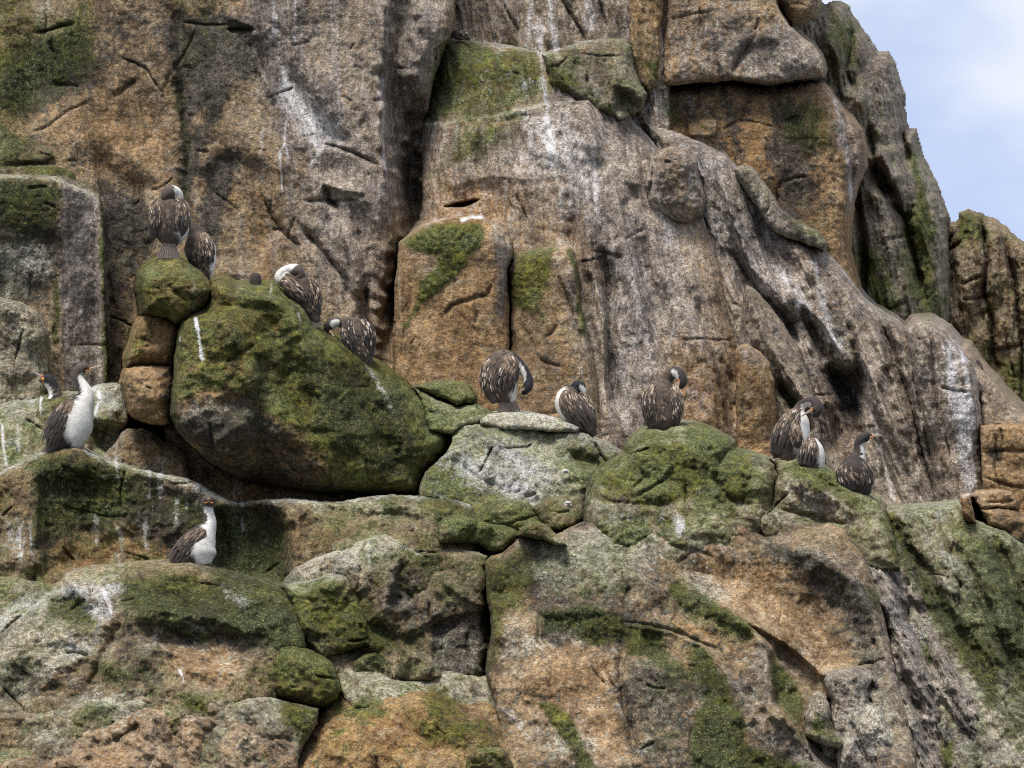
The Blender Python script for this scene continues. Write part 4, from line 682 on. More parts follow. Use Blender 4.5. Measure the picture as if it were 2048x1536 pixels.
# slope S
fill("moss", .62, 12, [(1772,1040),(1800,1080),(1840,1160),(1870,1190),(1900,1220),(1960,1275),(1985,1340),(1992,1410),(1975,1400),(1940,1330),(1890,1270),(1850,1200),(1800,1120)]); fill("moss", .7, 8, [(1840,1290),(1860,1300),(1862,1325),(1840,1315)]); fill("moss", .7, 9, [(1878,1490),(1900,1490),(1910,1536),(1885,1540)]); fill("orange", .4, 12, [(1820,1410),(1850,1420),(1855,1450),(1825,1440)]); fill("guano", .25, 14, [(1800,1200),(1840,1260),(1850,1300),(1815,1290)]); fill("moss", .4, 12, [(1730,1170),(1760,1190),(1770,1230),(1740,1220)])
fill("guano", .32, 12, [(1800,1025),(1890,1010),(1920,1040),(1850,1040)]); fill("guano", .35, 10, [(1880,1100),(1910,1110),(1920,1140),(1890,1130)]); fill("orange", .3, 10, [(1985,1180),(2020,1200),(2040,1300),(2010,1280)]); fill("moss", .3, 30, [(1930,1060),(2060,1100),(2100,1400),(2030,1400),(1960,1200)]); fill("dark", .3, 24, [(2000,1100),(2060,1120),(2100,1500),(2020,1500),(2000,1300)]); fill("moss", -.3, 14, [(1880,1260),(1930,1330),(2000,1500),(2040,1536),(1960,1380)])
fill("dark", .3, 10, [(1900,1380),(1940,1440),(1980,1540),(1950,1540),(1910,1450)]); fill("moss", .35, 8, [(1640,1430),(1690,1470),(1690,1495),(1620,1470)])
# lower middle
fill("pale", .35, 14, [(680,1100),(760,1070),(800,1085),(760,1110),(690,1130)]); fill("dark", .5, 12, [(866,1245),(970,1230),(972,1350),(870,1340)]); fill("dark", .25, 14, [(790,1160),(830,1160),(820,1230),(780,1210)]); fill("moss", .25, 18, [(700,1240),(800,1240),(860,1290),(720,1300)]); fill("moss", .2, 12, [(720,1110),(820,1110),(800,1180),(740,1170)]); line("guano", .3, 5, [(735,1080),(740,1130),(745,1150)]); line("guano", .3, 6, [(790,1085),(840,1110)])
# rust boulder
fill("moss", .42, 12, [(860,1380),(900,1390),(940,1440),(1000,1470),(980,1490),(900,1450),(860,1420)]); fill("moss", .35, 12, [(680,1410),(740,1400),(780,1430),(720,1450)]); fill("orange", .4, 14, [(770,1440),(800,1450),(815,1490),(780,1510),(760,1480)]); fill("guano", .45, 7, [(995,1408),(1010,1412),(1040,1440),(1065,1480),(1040,1460),(1010,1430)]); fill("moss", .4, 10, [(850,1448),(930,1460),(940,1490),(870,1480)]); fill("moss", .3, 10, [(810,1420),(850,1450),(860,1490),(820,1460)])
# hump
fill("guano", .42, 16, [(60,1195),(130,1165),(230,1150),(250,1180),(215,1210),(230,1240),(200,1250),(170,1220),(185,1190),(120,1190),(40,1240),(0,1260),(-20,1220)]); fill("guano", .3, 12, [(100,1270),(150,1290),(200,1280),(180,1310),(120,1300)]); fill("moss", .4, 10, [(105,1200),(140,1188),(180,1210),(185,1250),(150,1260),(105,1240)]); fill("moss", .35, 14, [(240,1180),(330,1160),(420,1170),(370,1220),(290,1220),(245,1210)]); fill("moss", .4, 14, [(500,1180),(570,1190),(605,1280),(600,1300),(560,1290),(520,1240)])
fill("orange", .4, 12, [(330,1290),(400,1300),(450,1290),(480,1340),(450,1370),(360,1350)]); fill("moss", -.3, 12, [(330,1290),(450,1290),(480,1340),(450,1370),(360,1350)]); fill("dark", .3, 14, [(380,1210),(520,1220),(560,1270),(460,1290),(380,1280)]); fill("guano", .35, 8, [(450,1170),(500,1200),(480,1215),(450,1195)]); fill("guano", .3, 8, [(380,1230),(420,1255),(400,1265)]); line("guano", .7, 2.6, [(355,1335),(365,1350),(368,1365)]); line("guano", .5, 4, [(210,1180),(215,1200),(222,1225)])
fill("orange", .3, 12, [(60,1340),(150,1340),(140,1390),(60,1380)]); fill("dark", .3, 12, [(20,1320),(90,1330),(60,1390),(10,1380)]); fill("pale", .4, 12, [(150,1400),(240,1385),(290,1390),(200,1410)]); fill("moss", .6, 8, [(365,1392),(410,1395),(420,1425),(380,1425)]); fill("moss", .6, 8, [(560,1405),(630,1420),(610,1470),(580,1440)]); fill("moss", .5, 8, [(650,1330),(680,1380),(670,1395),(630,1350)]); fill("moss", .3, 8, [(180,1410),(230,1410),(220,1450),(150,1450)])
fill("orange", .4, 12, [(230,1430),(330,1412),(330,1440),(260,1450)]); fill("orange", .35, 10, [(190,1505),(240,1500),(260,1536),(180,1540)]); fill("moss", .3, 12, [(470,1490),(560,1490),(570,1536),(480,1540)])

# second pass: broad washes
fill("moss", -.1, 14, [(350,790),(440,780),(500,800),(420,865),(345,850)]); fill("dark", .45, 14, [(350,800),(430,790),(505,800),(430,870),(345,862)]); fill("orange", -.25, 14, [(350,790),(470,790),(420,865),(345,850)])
fill("pale", .35, 26, [(-40,1230),(100,1165),(240,1130),(260,1180),(220,1250),(200,1330),(60,1330),(-40,1340)]); fill("guano", .28, 22, [(-40,1225),(60,1195),(150,1160),(250,1155),(240,1200),(200,1290),(150,1310),(60,1270),(-40,1290)])
fill("pale", .35, 20, [(570,1160),(640,1110),(720,1085),(800,1085),(850,1110),(800,1140),(700,1150),(640,1180),(580,1200)]); fill("guano", .18, 18, [(600,1140),(680,1110),(700,1130),(640,1165),(600,1180)])
fill("pale", .25, 26, [(880,860),(1000,845),(1240,905),(1180,1000),(900,1000)]); fill("guano", .15, 24, [(900,870),(1120,870),(1160,900),(1060,980),(900,930)])
fill("pale", .3, 18, [(560,1005),(700,1010),(860,1010),(960,1020),(940,1060),(800,1040),(640,1030)]); fill("pale", .25, 16, [(130,1410),(260,1390),(420,1400),(560,1400),(560,1440),(360,1450),(180,1460)])
fill("grey", .35, 30, [(500,-40),(900,-40),(860,240),(840,420),(760,440),(700,360),(640,240),(560,150)]); fill("grey", .3, 30, [(620,360),(760,380),(790,560),(740,700),(680,600),(640,480)])
fill("grey", .3, 26, [(850,250),(1130,230),(1200,420),(1160,480),(1040,380),(900,330)]); fill("guano", .16, 26, [(1040,250),(1160,230),(1240,330),(1260,520),(1200,560),(1150,420),(1080,340)])
fill("guano", .16, 22, [(1340,300),(1420,320),(1500,450),(1560,560),(1620,680),(1560,640),(1460,520),(1380,420)]); fill("guano", .14, 20, [(1210,500),(1290,520),(1310,700),(1260,860),(1215,780)])
fill("pale", .3, 18, [(1100,1080),(1260,1050),(1420,1060),(1380,1120),(1240,1110),(1120,1110)]); fill("moss", .18, 24, [(1040,1090),(1300,1060),(1380,1130),(1240,1200),(1080,1200)]); fill("dark", .12, 30, [(1000,1100),(1400,1050),(1420,1220),(1240,1300),(1100,1260)])
fill("grey", .45, 20, [(1700,1150),(1790,1200),(1860,1300),(1960,1400),(2000,1540),(1700,1540),(1760,1400)]); fill("guano", .14, 16, [(1760,1180),(1830,1260),(1870,1360),(1820,1340),(1780,1260)])
fill("moss", .4, 16, [(520,1150),(600,1200),(612,1290),(560,1300),(480,1260),(440,1200)]); fill("moss", .25, 20, [(250,1160),(440,1150),(500,1200),(420,1280),(280,1240)])
fill("moss", .25, 16, [(860,1000),(1000,1030),(1100,1010),(1090,1060),(960,1070)]); fill("moss", .3, 18, [(640,1160),(720,1200),(800,1290),(760,1330),(660,1290),(610,1220)])
fill("dark", .18, 26, [(620,1160),(960,1110),(970,1340),(700,1340)]); fill("orange", .25, 16, [(1300,-40),(1600,-40),(1600,60),(1460,60),(1380,150),(1330,160)]); fill("grey", .35, 16, [(1480,60),(1600,60),(1640,130),(1600,160),(1500,150)])
fill("pale", .25, 30, [(0,580),(110,620),(110,760),(0,780)]); fill("pale", .35, 18, [(0,500),(100,500),(110,560),(0,580)]); fill("moss", .3, 24, [(0,120),(60,100),(60,300),(0,320)])
fill("moss", .2, 40, [(560,640),(760,740),(860,860),(780,960),(660,900),(560,780)]); fill("grey", .25, 24, [(700,760),(820,840),(840,960),(740,940)])

# third pass: black-green algae with shade painted in below ledge lips, striations and lips
fill("dark", .45, 16, [(75,935),(200,925),(260,965),(400,1005),(425,1120),(340,1110),(240,1045),(150,1065),(90,1120),(70,1040)]); fill("dark", .4, 16, [(435,1025),(540,1020),(575,1070),(565,1150),(440,1160)]); fill("moss", .2, 20, [(80,930),(420,1000),(420,1040),(250,1030),(90,1080)])
fill("dark", .4, 18, [(40,100),(140,60),(205,110),(185,165),(120,200),(50,230),(-20,200)]); fill("moss", .2, 24, [(90,20),(150,0),(180,90),(140,160),(80,190)]); fill("dark", .35, 20, [(350,40),(500,40),(510,130),(420,220),(360,180)])
fill("dark", .35, 20, [(250,1180),(430,1170),(560,1200),(605,1290),(480,1300),(330,1270),(250,1290)]); fill("dark", .25, 18, [(0,1310),(120,1320),(180,1380),(0,1410)]); fill("dark", .25, 14, [(240,1300),(320,1290),(330,1370),(220,1370)])
fill("dark", .3, 30, [(1800,1080),(1880,1130),(1990,1100),(2060,1130),(2060,1420),(2000,1420),(1900,1230)]); fill("dark", .3, 14, [(1780,1050),(1840,1150),(1960,1270),(1995,1400),(1940,1340),(1850,1200)])
fill("moss", .22, 22, [(880,95),(1060,110),(1140,170),(1100,260),(960,330),(860,350),(860,220)]); fill("dark", .2, 20, [(880,100),(1060,110),(1080,190),(900,220)])
line("pale", .45, 6, [(845,250),(900,245),(1000,230),(1080,214),(1140,202)]); line("orange", .6, 7, [(900,255),(1000,242),(1100,222),(1150,212)])
line("pale", .5, 6, [(0,353),(60,354),(114,357),(150,376),(198,402)]); fill("dark", .4, 14, [(-20,370),(110,370),(112,560),(60,600),(-20,600)]); fill("pale", .3, 12, [(0,480),(100,490),(100,540),(0,540)])
fill("dark", .3, 26, [(560,700),(760,760),(840,880),(820,970),(700,940),(620,860)]); fill("orange", .3, 14, [(590,700),(640,740),(650,860),(610,830)]); line("pale", .45, 8, [(735,735),(765,780),(785,820)]); line("pale", .4, 7, [(600,630),(640,720),(650,800)]); fill("dark", .35, 14, [(505,700),(545,720),(545,800),(500,800)])
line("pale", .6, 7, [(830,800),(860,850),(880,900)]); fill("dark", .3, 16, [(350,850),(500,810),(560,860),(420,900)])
fill("moss", .25, 20, [(1180,960),(1300,870),(1460,890),(1500,1000),(1300,1000)]); fill("dark", .25, 20, [(1400,870),(1470,900),(1480,1010),(1410,1000)]); line("dark", .5, 12, [(1166,1040),(1168,1000),(1180,960)])
fill("dark", .25, 18, [(1060,1180),(1240,1200),(1330,1290),(1240,1300),(1100,1280)]); fill("dark", .3, 22, [(1390,1300),(1460,1400),(1500,1540),(1400,1540)]); line("moss", .5, 14, [(1350,1180),(1440,1220),(1500,1262)])
for q in range(26):
    rr = random.Random(500 + q); x = rr.uniform(1000, 1740); y = rr.uniform(1060, 1500)
    fill(rr.choice(["moss", "dark", "pale", "grey"]), rr.uniform(.15, .3), 12, [(x, y), (x + rr.uniform(30, 90), y + rr.uniform(5, 40)), (x + rr.uniform(40, 90), y + rr.uniform(50, 100)), (x - rr.uniform(0, 40), y + rr.uniform(30, 70))])
for q in range(22):
    rr = random.Random(700 + q); x = rr.uniform(0, 700); y = rr.uniform(1150, 1500)
    fill(rr.choice(["moss", "dark", "pale", "guano"]), rr.uniform(.12, .28), 10, [(x, y), (x + rr.uniform(20, 80), y + rr.uniform(0, 20)), (x + rr.uniform(30, 80), y + rr.uniform(30, 50)), (x - rr.uniform(0, 30), y + rr.uniform(20, 50))])
for q in range(30):      # long water streaks down the walls
    rr = random.Random(900 + q); x = rr.uniform(480, 1420); y = rr.uniform(-20, 420); L = rr.uniform(80, 300); dx = L * (.06 + max(0, x - 1000) / 2600)
    if 780 < x < 1180 and y + L > 380: continue
    line(rr.choice(["grey", "guano", "dark", "orange", "grey"]), rr.uniform(.15, .35), rr.uniform(5, 14), [(x, y), (x + dx * .4, y + L * .5), (x + dx, y + L)])

fill("moss", .3, 18, [(840,930),(900,900),(960,950),(980,1000),(860,1010)]); fill("dark", .25, 16, [(845,930),(900,930),(940,990),(850,1000)]); fill("pale", -.25, 16, [(840,930),(900,900),(950,950),(970,1000),(860,1010)])
fill("orange", -.18, 30, [(1330,-20),(1640,-20),(1650,160),(1330,170)]); fill("grey", .2, 20, [(1350,0),(1500,20),(1480,120),(1380,140)]); fill("dark", .2, 22, [(1300,180),(1650,190),(1680,480),(1560,460),(1400,290)])

fill("orange", .25, 18, [(640,1440),(740,1390),(860,1400),(900,1480),(820,1536),(620,1536)]); fill("dark", .2, 18, [(560,1440),(600,1500),(560,1540),(440,1540),(430,1480)]); fill("dark", .2, 20, [(20,1440),(160,1440),(120,1490),(0,1500)])
fill("moss", .25, 20, [(600,1170),(720,1190),(760,1290),(640,1310)]); fill("moss", .2, 20, [(820,1100),(960,1110),(970,1220),(860,1200)]); fill("guano", -.18, 20, [(1040,240),(1200,230),(1280,400),(1220,560),(1120,420)])
fill("guano", -.22, 20, [(-40,1200),(250,1140),(260,1260),(-40,1320)])
# ------------------------------------------------------------------ relief of every rock
BASEKEYS = ("moss", "guano", "orange", "dark", "grey", "pale")
def relief(u, v, wu, wv, R):
    s = R["seed"]; A = R["amp"]
    ang = 0.0
    d = .11 * A * fbm(u, v, 190, 3, s)
    d += .12 * A * facets(wu, wv * .8, 84, s + 1, 2.0, .6)
    d += .03 * A * fbm(u, v, 48, 4, s + 12, .55, True)
    d += .030 * A * facets(wu, wv, 30, s + 2, 2.2, .5) * np.clip(.5 + 1.6 * fbm(u, v, 150, 2, s + 15), .1, 1.4)
    d += .008 * A * facets(wu, wv, 11, s + 3, 1.5, .7)
    d += .008 * A * fbm(u, v, 9, 2, s + 4)
    if R['y'] < 3.3:
        d -= .07 * A * fbm(u, v * 1.25, 120, 3, s + 19, .5, True)
    if R["flute"]:
        fa, wl, deg = R["flute"]
        c, sn = math.cos(math.radians(deg)), math.sin(math.radians(deg))
        p = u * c + v * sn; q = -u * sn + v * c
        d += fa * .8 * fbm(p * .16, q, wl, 4, s + 6, .5, True) * -1.0 + fa * .35 * fbm(p * .2, q, wl * .35, 2, s + 8)
    return d.astype(np.float32)

M = np.full(UU.shape, 99.0, np.float32)      # nearest rock so far
WALL = .30
MPX = .0042
n_tri = 0
BASE0 = 9.5
for R in ROCKS:
    pts = R["pts"]
    w = window(pts, 26)
    u, v, wu, wv = UU[w], VV[w], WU[w], WV[w]
    sd = sdist(wu, wv, pts)
    if R["ref"]: ru, rv = R["ref"]
    else: ru = sum(p[0] for p in pts) / len(pts); rv = sum(p[1] for p in pts) / len(pts)
    ru = min(max(ru, 0), 2048); rv = min(max(rv, 0), 1536)
    # beyond the picture the surfaces run on more gently
    du = np.clip(u - ru, -900, 900); dv = v - rv
    D = R["y"] + R["a"] * du + R["b"] * dv
    def prof(r, B):
        t = np.clip(sd / r, 0, 1)
        return B * (1 - np.sqrt(np.clip(1 - (1 - t) ** 2, 0, 1)))
    D = D + prof(R["r"], R["B"])
    if R["r2"]: D = D + prof(R["r2"], R["B2"])
    if R['dome']:
        L3 = float(min(230, max(20, sd.max() * 1.3)))
        up_ = np.clip(np.gradient(sd, axis=0) / np.maximum(np.gradient(v, axis=0), .1), 0, 1)
        for _ in range(3):
            up_ = (up_ + np.roll(up_, 2, 0) + np.roll(up_, -2, 0) + np.roll(up_, 3, 1) + np.roll(up_, -3, 1)) / 5
        D = D + R['dome'] * up_ * (1 - np.clip(sd / L3, 0, 1)) ** 2 - R['dome'] * .75
    D = D + relief(u, v, wu, wv, R)
    mo = np.clip(CH['moss'][w] + R['base'].get('moss', 0) - .3, 0, .6)
    D = D - mo * .035 * (1 - facets(wu, wv, 12, 901, .3, 1.2))
    for op in R["ops"]:
        k = op[0]
        if k in ('crack', 'ridge'):
            d, t = ldist(wu, wv, op[1])
            wd = op[2] * (1 + .35 * pn(u / 23, v / 23, 77))
            taper = np.clip(np.minimum(t, 1 - t) * 5 + .15, 0, 1)
            if k == 'crack':
                f = np.exp(-np.abs(d / wd) ** (1.3 if op[2] < 10 else 2))
                D = D + op[3] * f * taper
            else:
                D = D - op[3] * 1.15 * (np.exp(-(d / (wd * 1.15)) ** 1.25) if op[2] > 9 else np.exp(-(d / wd) ** 2)) * taper
        elif k == 'scoop':
            q = sdist(wu, wv, op[1]); D = D + op[2] * sstep(-op[3], op[3], q)
        elif k == 'slot':
            q = sdist(wu, wv, op[1]); D = D + op[2] * sstep(-1, op[3], q)
        elif k == 'step':
            q = sdist(wu, wv, op[1]); D = D + op[2] * sstep(-op[3] / 2, op[3] / 2, q)
        elif k in ('ramp', 'ramp2'):
            q = sdist(wu, wv, op[1]); q = np.clip(q, 0, 190); D = D + op[2] * q * q / (q + 14)
    # hairline and open fractures of the granite
    rr = random.Random(R["seed"] * 13 + 1)
    xs = [min(max(p[0], 0), 2048) for p in pts]; ys = [min(max(p[1], 0), 1536) for p in pts]
    area = (max(xs) - min(xs)) * (max(ys) - min(ys))
    main = rr.uniform(-.35, .25)
    for _ in range(int(area / 15000) + 1):
        cx, cy = rr.uniform(min(xs), max(xs)), rr.uniform(min(ys), max(ys))
        an = main + rr.gauss(0, .25) + (math.pi / 2 if rr.random() < .45 else 0)
        L = rr.uniform(16, 80) * (1.6 if rr.random() < .2 else 1)
        ln = []
        for q in range(5):
            ln.append((cx, cy)); an += rr.gauss(0, .16); cx += math.cos(an) * L / 4; cy += math.sin(an) * L / 4
        ww = window(ln, 16)
        a0, a1 = max(ww[0].start, w[0].start), min(ww[0].stop, w[0].stop); b0, b1 = max(ww[1].start, w[1].start), min(ww[1].stop, w[1].stop)
        if a1 - a0 < 2 or b1 - b0 < 2: continue
        loc = (slice(a0 - w[0].start, a1 - w[0].start), slice(b0 - w[1].start, b1 - w[1].start))
        d, t = ldist(wu[loc], wv[loc], ln)
        wd = rr.uniform(1.5, 3.4)
        D[loc] += rr.uniform(.02, .07) * R["amp"] * np.exp(-(d / wd) ** 1.5) * np.clip(np.minimum(t, 1 - t) * 6, 0, 1)
    D = D + np.where(sd < 0, -sd * WALL, 0)
    # pull the first ring outside onto the true outline, so that edges are not stepped
    gvv, guu = np.gradient(sd); guu = guu / np.maximum(np.gradient(u, axis=1), .1); gvv = gvv / np.maximum(np.gradient(v, axis=0), .1)
    ring = (sd < 0) & (sd > -2.7)
    gn = np.maximum(np.hypot(guu, gvv), .3)
    u2 = np.where(ring, u - sd * guu / gn ** 2, u); v2 = np.where(ring, v - sd * gvv / gn ** 2, v)
    D = np.where(ring, D + sd * WALL + .02, D)
    mb = M[w]
    lim = 3.0 if R["sky"] else 24.0
    has = mb < 90
    inside = (sd > -lim) & (D < mb + .10)
    inside |= (sd > 0) & (D < mb + .25)
    cap = np.where(has, mb + .35, R["y"] + R["a"] * du + 1.6 + R["B"])
    Dc = np.minimum(D, cap)
    # faces
    f_in = inside[:-1, :-1] | inside[1:, :-1] | inside[:-1, 1:] | inside[1:, 1:]
    f_ok = f_in
    ii, jj = np.nonzero(f_ok)
    if len(ii) == 0: continue
    W = u.shape[1]
    idx = np.full(u.size, -1, np.int64)
    quad = np.stack([ii * W + jj, (ii + 1) * W + jj, (ii + 1) * W + jj + 1, ii * W + jj + 1], 1)
    usedm = np.zeros(u.size, bool); usedm[quad.ravel()] = True
    idx[usedm] = np.arange(usedm.sum())
    quad = idx[quad]
    uu, vv, dd = u2.ravel()[usedm], v2.ravel()[usedm], Dc.ravel()[usedm]
    x, y, z = unproject(uu, vv, dd.astype(np.float64))
    verts = np.stack([x, y, z], 1)
    # pigments
    gu = np.gradient(Dc, axis=1) / np.maximum(np.gradient(u, axis=1), .1) / MPX
    gv = -np.gradient(Dc, axis=0) / np.maximum(np.gradient(v, axis=0), .1) / MPX
    up = gv / np.sqrt(1 + gu ** 2 + gv ** 2)
    up = (up + np.roll(up, 1, 0) + np.roll(up, -1, 0)) / 3
    ch = {}
    for kk in BASEKEYS:
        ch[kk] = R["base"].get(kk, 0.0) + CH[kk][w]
    blot = fbm(u, v, 70, 3, R["seed"] + 40)
    ch["moss"] = ch["moss"] + .16 * blot * (R["base"].get("moss", 0) > .1)
    ch["dark"] = ch["dark"] - .12 * blot
    ch["orange"] = ch["orange"] + .15 * fbm(u, v, 110, 2, R["seed"] + 50)
    ch["pale"] = ch["pale"] + R["top"] * sstep(.35, .85, up)
    # worn pale lip along the upper edge
    g0 = np.gradient(sd, axis=0)
    lip = np.exp(-(np.clip(sd, 0, 99) / 7.0) ** 2) * sstep(.1, .8, g0 / STEP) * np.clip(.6 + .8 * fbm(u, v, 50, 2, 31), 0, 1.2)
    ch["pale"] = ch["pale"] + R["rim"] * .55 * lip
    ch["guano"] = ch["guano"] + R["rim"] * .45 * lip
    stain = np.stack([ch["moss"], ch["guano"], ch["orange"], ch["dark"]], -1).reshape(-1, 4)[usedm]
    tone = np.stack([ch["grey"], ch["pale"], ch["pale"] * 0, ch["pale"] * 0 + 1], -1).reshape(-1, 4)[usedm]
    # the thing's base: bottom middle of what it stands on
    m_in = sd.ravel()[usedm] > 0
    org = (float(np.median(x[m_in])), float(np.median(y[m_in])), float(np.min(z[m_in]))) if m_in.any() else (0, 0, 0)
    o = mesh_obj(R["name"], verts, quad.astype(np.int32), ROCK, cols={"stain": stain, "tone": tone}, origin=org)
    tag(o, R["label"], R["cat"], R["group"], R["kind"])
    n_tri += 2 * len(quad)
    M[w] = np.minimum(mb, np.where(sd > -2, D, 99))
print("ROCK TRIS", n_tri, "objects", len(ROCKS))
def depth_at(u, v):
    i = int(np.clip(np.searchsorted(VA, v), 0, len(VA) - 1)); j = int(np.clip(np.searchsorted(UA, u), 0, len(UA) - 1))
    return float(M[i, j])

# sea below the cliff, out to the horizon
sv = [(-3000, -1500, -9.3), (3000, -1500, -9.3), (3000, 12, -9.3), (-3000, 12, -9.3)]
tag(mesh_obj("sea", sv, [(0, 1, 2, 3)], SEA), kind="structure")
# ------------------------------------------------------------------ cormorants: one continuous body each, with wings, tail, bill and eyes as parts
DARK = (.040, .031, .026); BLACK = (.012, .012, .016); BROWN = (.085, .064, .050); WHITE = (.72, .70, .65)
BUFF = (.40, .295, .195); PALE = (.60, .54, .46); SLATE = (.075, .064, .060); RUMP = (.125, .088, .062)
class Loft:
    """a tube with oval sections along a curve given in photograph pixels (u, v, depth, half width, half depth)"""
    def __init__(s, rings, y0, sub=4):
        k = mpp(y0); P = []; Rr = []
        for r in rings:
            p = at(r[0], r[1], y0); p.y += r[2] * k
            P.append(np.array(p)); Rr.append((r[3] * k, r[4] * k) + tuple(r[5:]))
        P = np.array(P); Rr = np.array(Rr)
        def cr(A, i, t):
            a = A[max(i - 1, 0)]; b = A[i]; c = A[min(i + 1, len(A) - 1)]; d = A[min(i + 2, len(A) - 1)]
            return .5 * ((2 * b) + (-a + c) * t + (2 * a - 5 * b + 4 * c - d) * t * t + (-a + 3 * b - 3 * c + d) * t ** 3)
        cs = []; rs = []
        for i in range(len(P) - 1):
            for q in range(sub):
                cs.append(cr(P, i, q / sub)); rs.append(cr(Rr, i, q / sub))
        cs.append(P[-1]); rs.append(Rr[-1])
        s.c = np.array(cs); s.r = np.array(rs); s.r[:, :2] = np.maximum(s.r[:, :2], .0006)
        s.n = len(cs)
        t = np.gradient(s.c, axis=0); t /= np.linalg.norm(t, axis=1)[:, None] + 1e-9
        s.t = t
        # frame: a = across in the upright plane, b = mostly depth
        A = []; prev = None
        for i in range(s.n):
            a = np.cross(t[i], np.array([0, 1., 0]))
            L = np.linalg.norm(a)
            if L < .35 and prev is not None: a = prev - t[i] * np.dot(prev, t[i])
            a = a / (np.linalg.norm(a) + 1e-9)
            if prev is not None and np.dot(a, prev) < 0: a = -a
            A.append(a); prev = a
        s.a = np.array(A); s.b = np.cross(s.t, s.a)
    def at(s, f, ph):
        """f 0..1 along, ph angle"""
        x = np.clip(f, 0, 1) * (s.n - 1); i = min(int(x), s.n - 2); q = x - i
        L = lambda A: A[i] * (1 - q) + A[i + 1] * q
        c, r, t, a, b = L(s.c), L(s.r), L(s.t), L(s.a), L(s.b)
        p = c + a * r[0] * math.cos(ph) + b * r[1] * math.sin(ph)
        n = a * math.cos(ph) / max(r[0], 1e-4) + b * math.sin(ph) / max(r[1], 1e-4)
        n /= np.linalg.norm(n) + 1e-9
        return p, n, t / (np.linalg.norm(t) + 1e-9)
    def mesh(s, seg=22, rough=0.0, seed=1):
        V = []; D = []
        for i in range(s.n):
            for j in range(seg):
                ph = 2 * math.pi * j / seg
                d = s.a[i] * math.cos(ph) * s.r[i][0] + s.b[i] * math.sin(ph) * s.r[i][1]
                V.append(s.c[i] + d * (1 + rough * math.sin(7 * ph + i * 1.7 + seed))); D.append(d / (np.linalg.norm(d) + 1e-9))
        F = []
        for i in range(s.n - 1):
            for j in range(seg):
                F.append((i * seg + j, i * seg + (j + 1) % seg, (i + 1) * seg + (j + 1) % seg, (i + 1) * seg + j))
        V.append(s.c[0]); D.append(-s.t[0]); V.append(s.c[-1]); D.append(s.t[-1])
        b0, b1 = len(V) - 2, len(V) - 1
        for j in range(seg):
            F.append((b0, (j + 1) % seg, j)); F.append((b1, (s.n - 1) * seg + j, (s.n - 1) * seg + (j + 1) % seg))
        return V, F, D
class Bag:
    def __init__(s): s.V = []; s.F = []; s.C = []
    def feather(s, p, n, d, L, W, col, mid=None, lift=.12, curl=.1):
        """leaf-shaped feather: p root, n outward, d pointing along it"""
        n = np.array(n); d = np.array(d); d = d - n * np.dot(n, d) * .9; d /= np.linalg.norm(d) + 1e-9
        w = np.cross(d, n); w /= np.linalg.norm(w) + 1e-9
        b = len(s.V); mid = mid or col
        for f, ww in ((0, .35), (.35, .95), (.7, .85), (1.0, .0)):
            c = p + d * L * f + n * (L * lift * f - L * curl * f * f + W * .12)
            if ww == 0: s.V.append(c); s.C.append(col + (1,))
            else:
                s.V += [c - w * W * .5 * ww, c + n * W * .14, c + w * W * .5 * ww]
                s.C += [col + (1,), mid + (1,), col + (1,)]
        for k in (0, 3):
            s.F += [(b + k, b + k + 1, b + k + 4, b + k + 3), (b + k + 1, b + k + 2, b + k + 5, b + k + 4)]
        s.F += [(b + 6, b + 7, b + 9), (b + 7, b + 8, b + 9)]
    def obj(s, name, parent, kind=None):
        o = mesh_obj(name, s.V, s.F, PLUME, parent, True, {"plume": s.C})
        if kind: o["kind"] = kind
        return o
def var(c, r, k=.2):
    q = 1 + r.uniform(-k, k); return tuple(min(.9, max(.004, x * q)) for x in c)
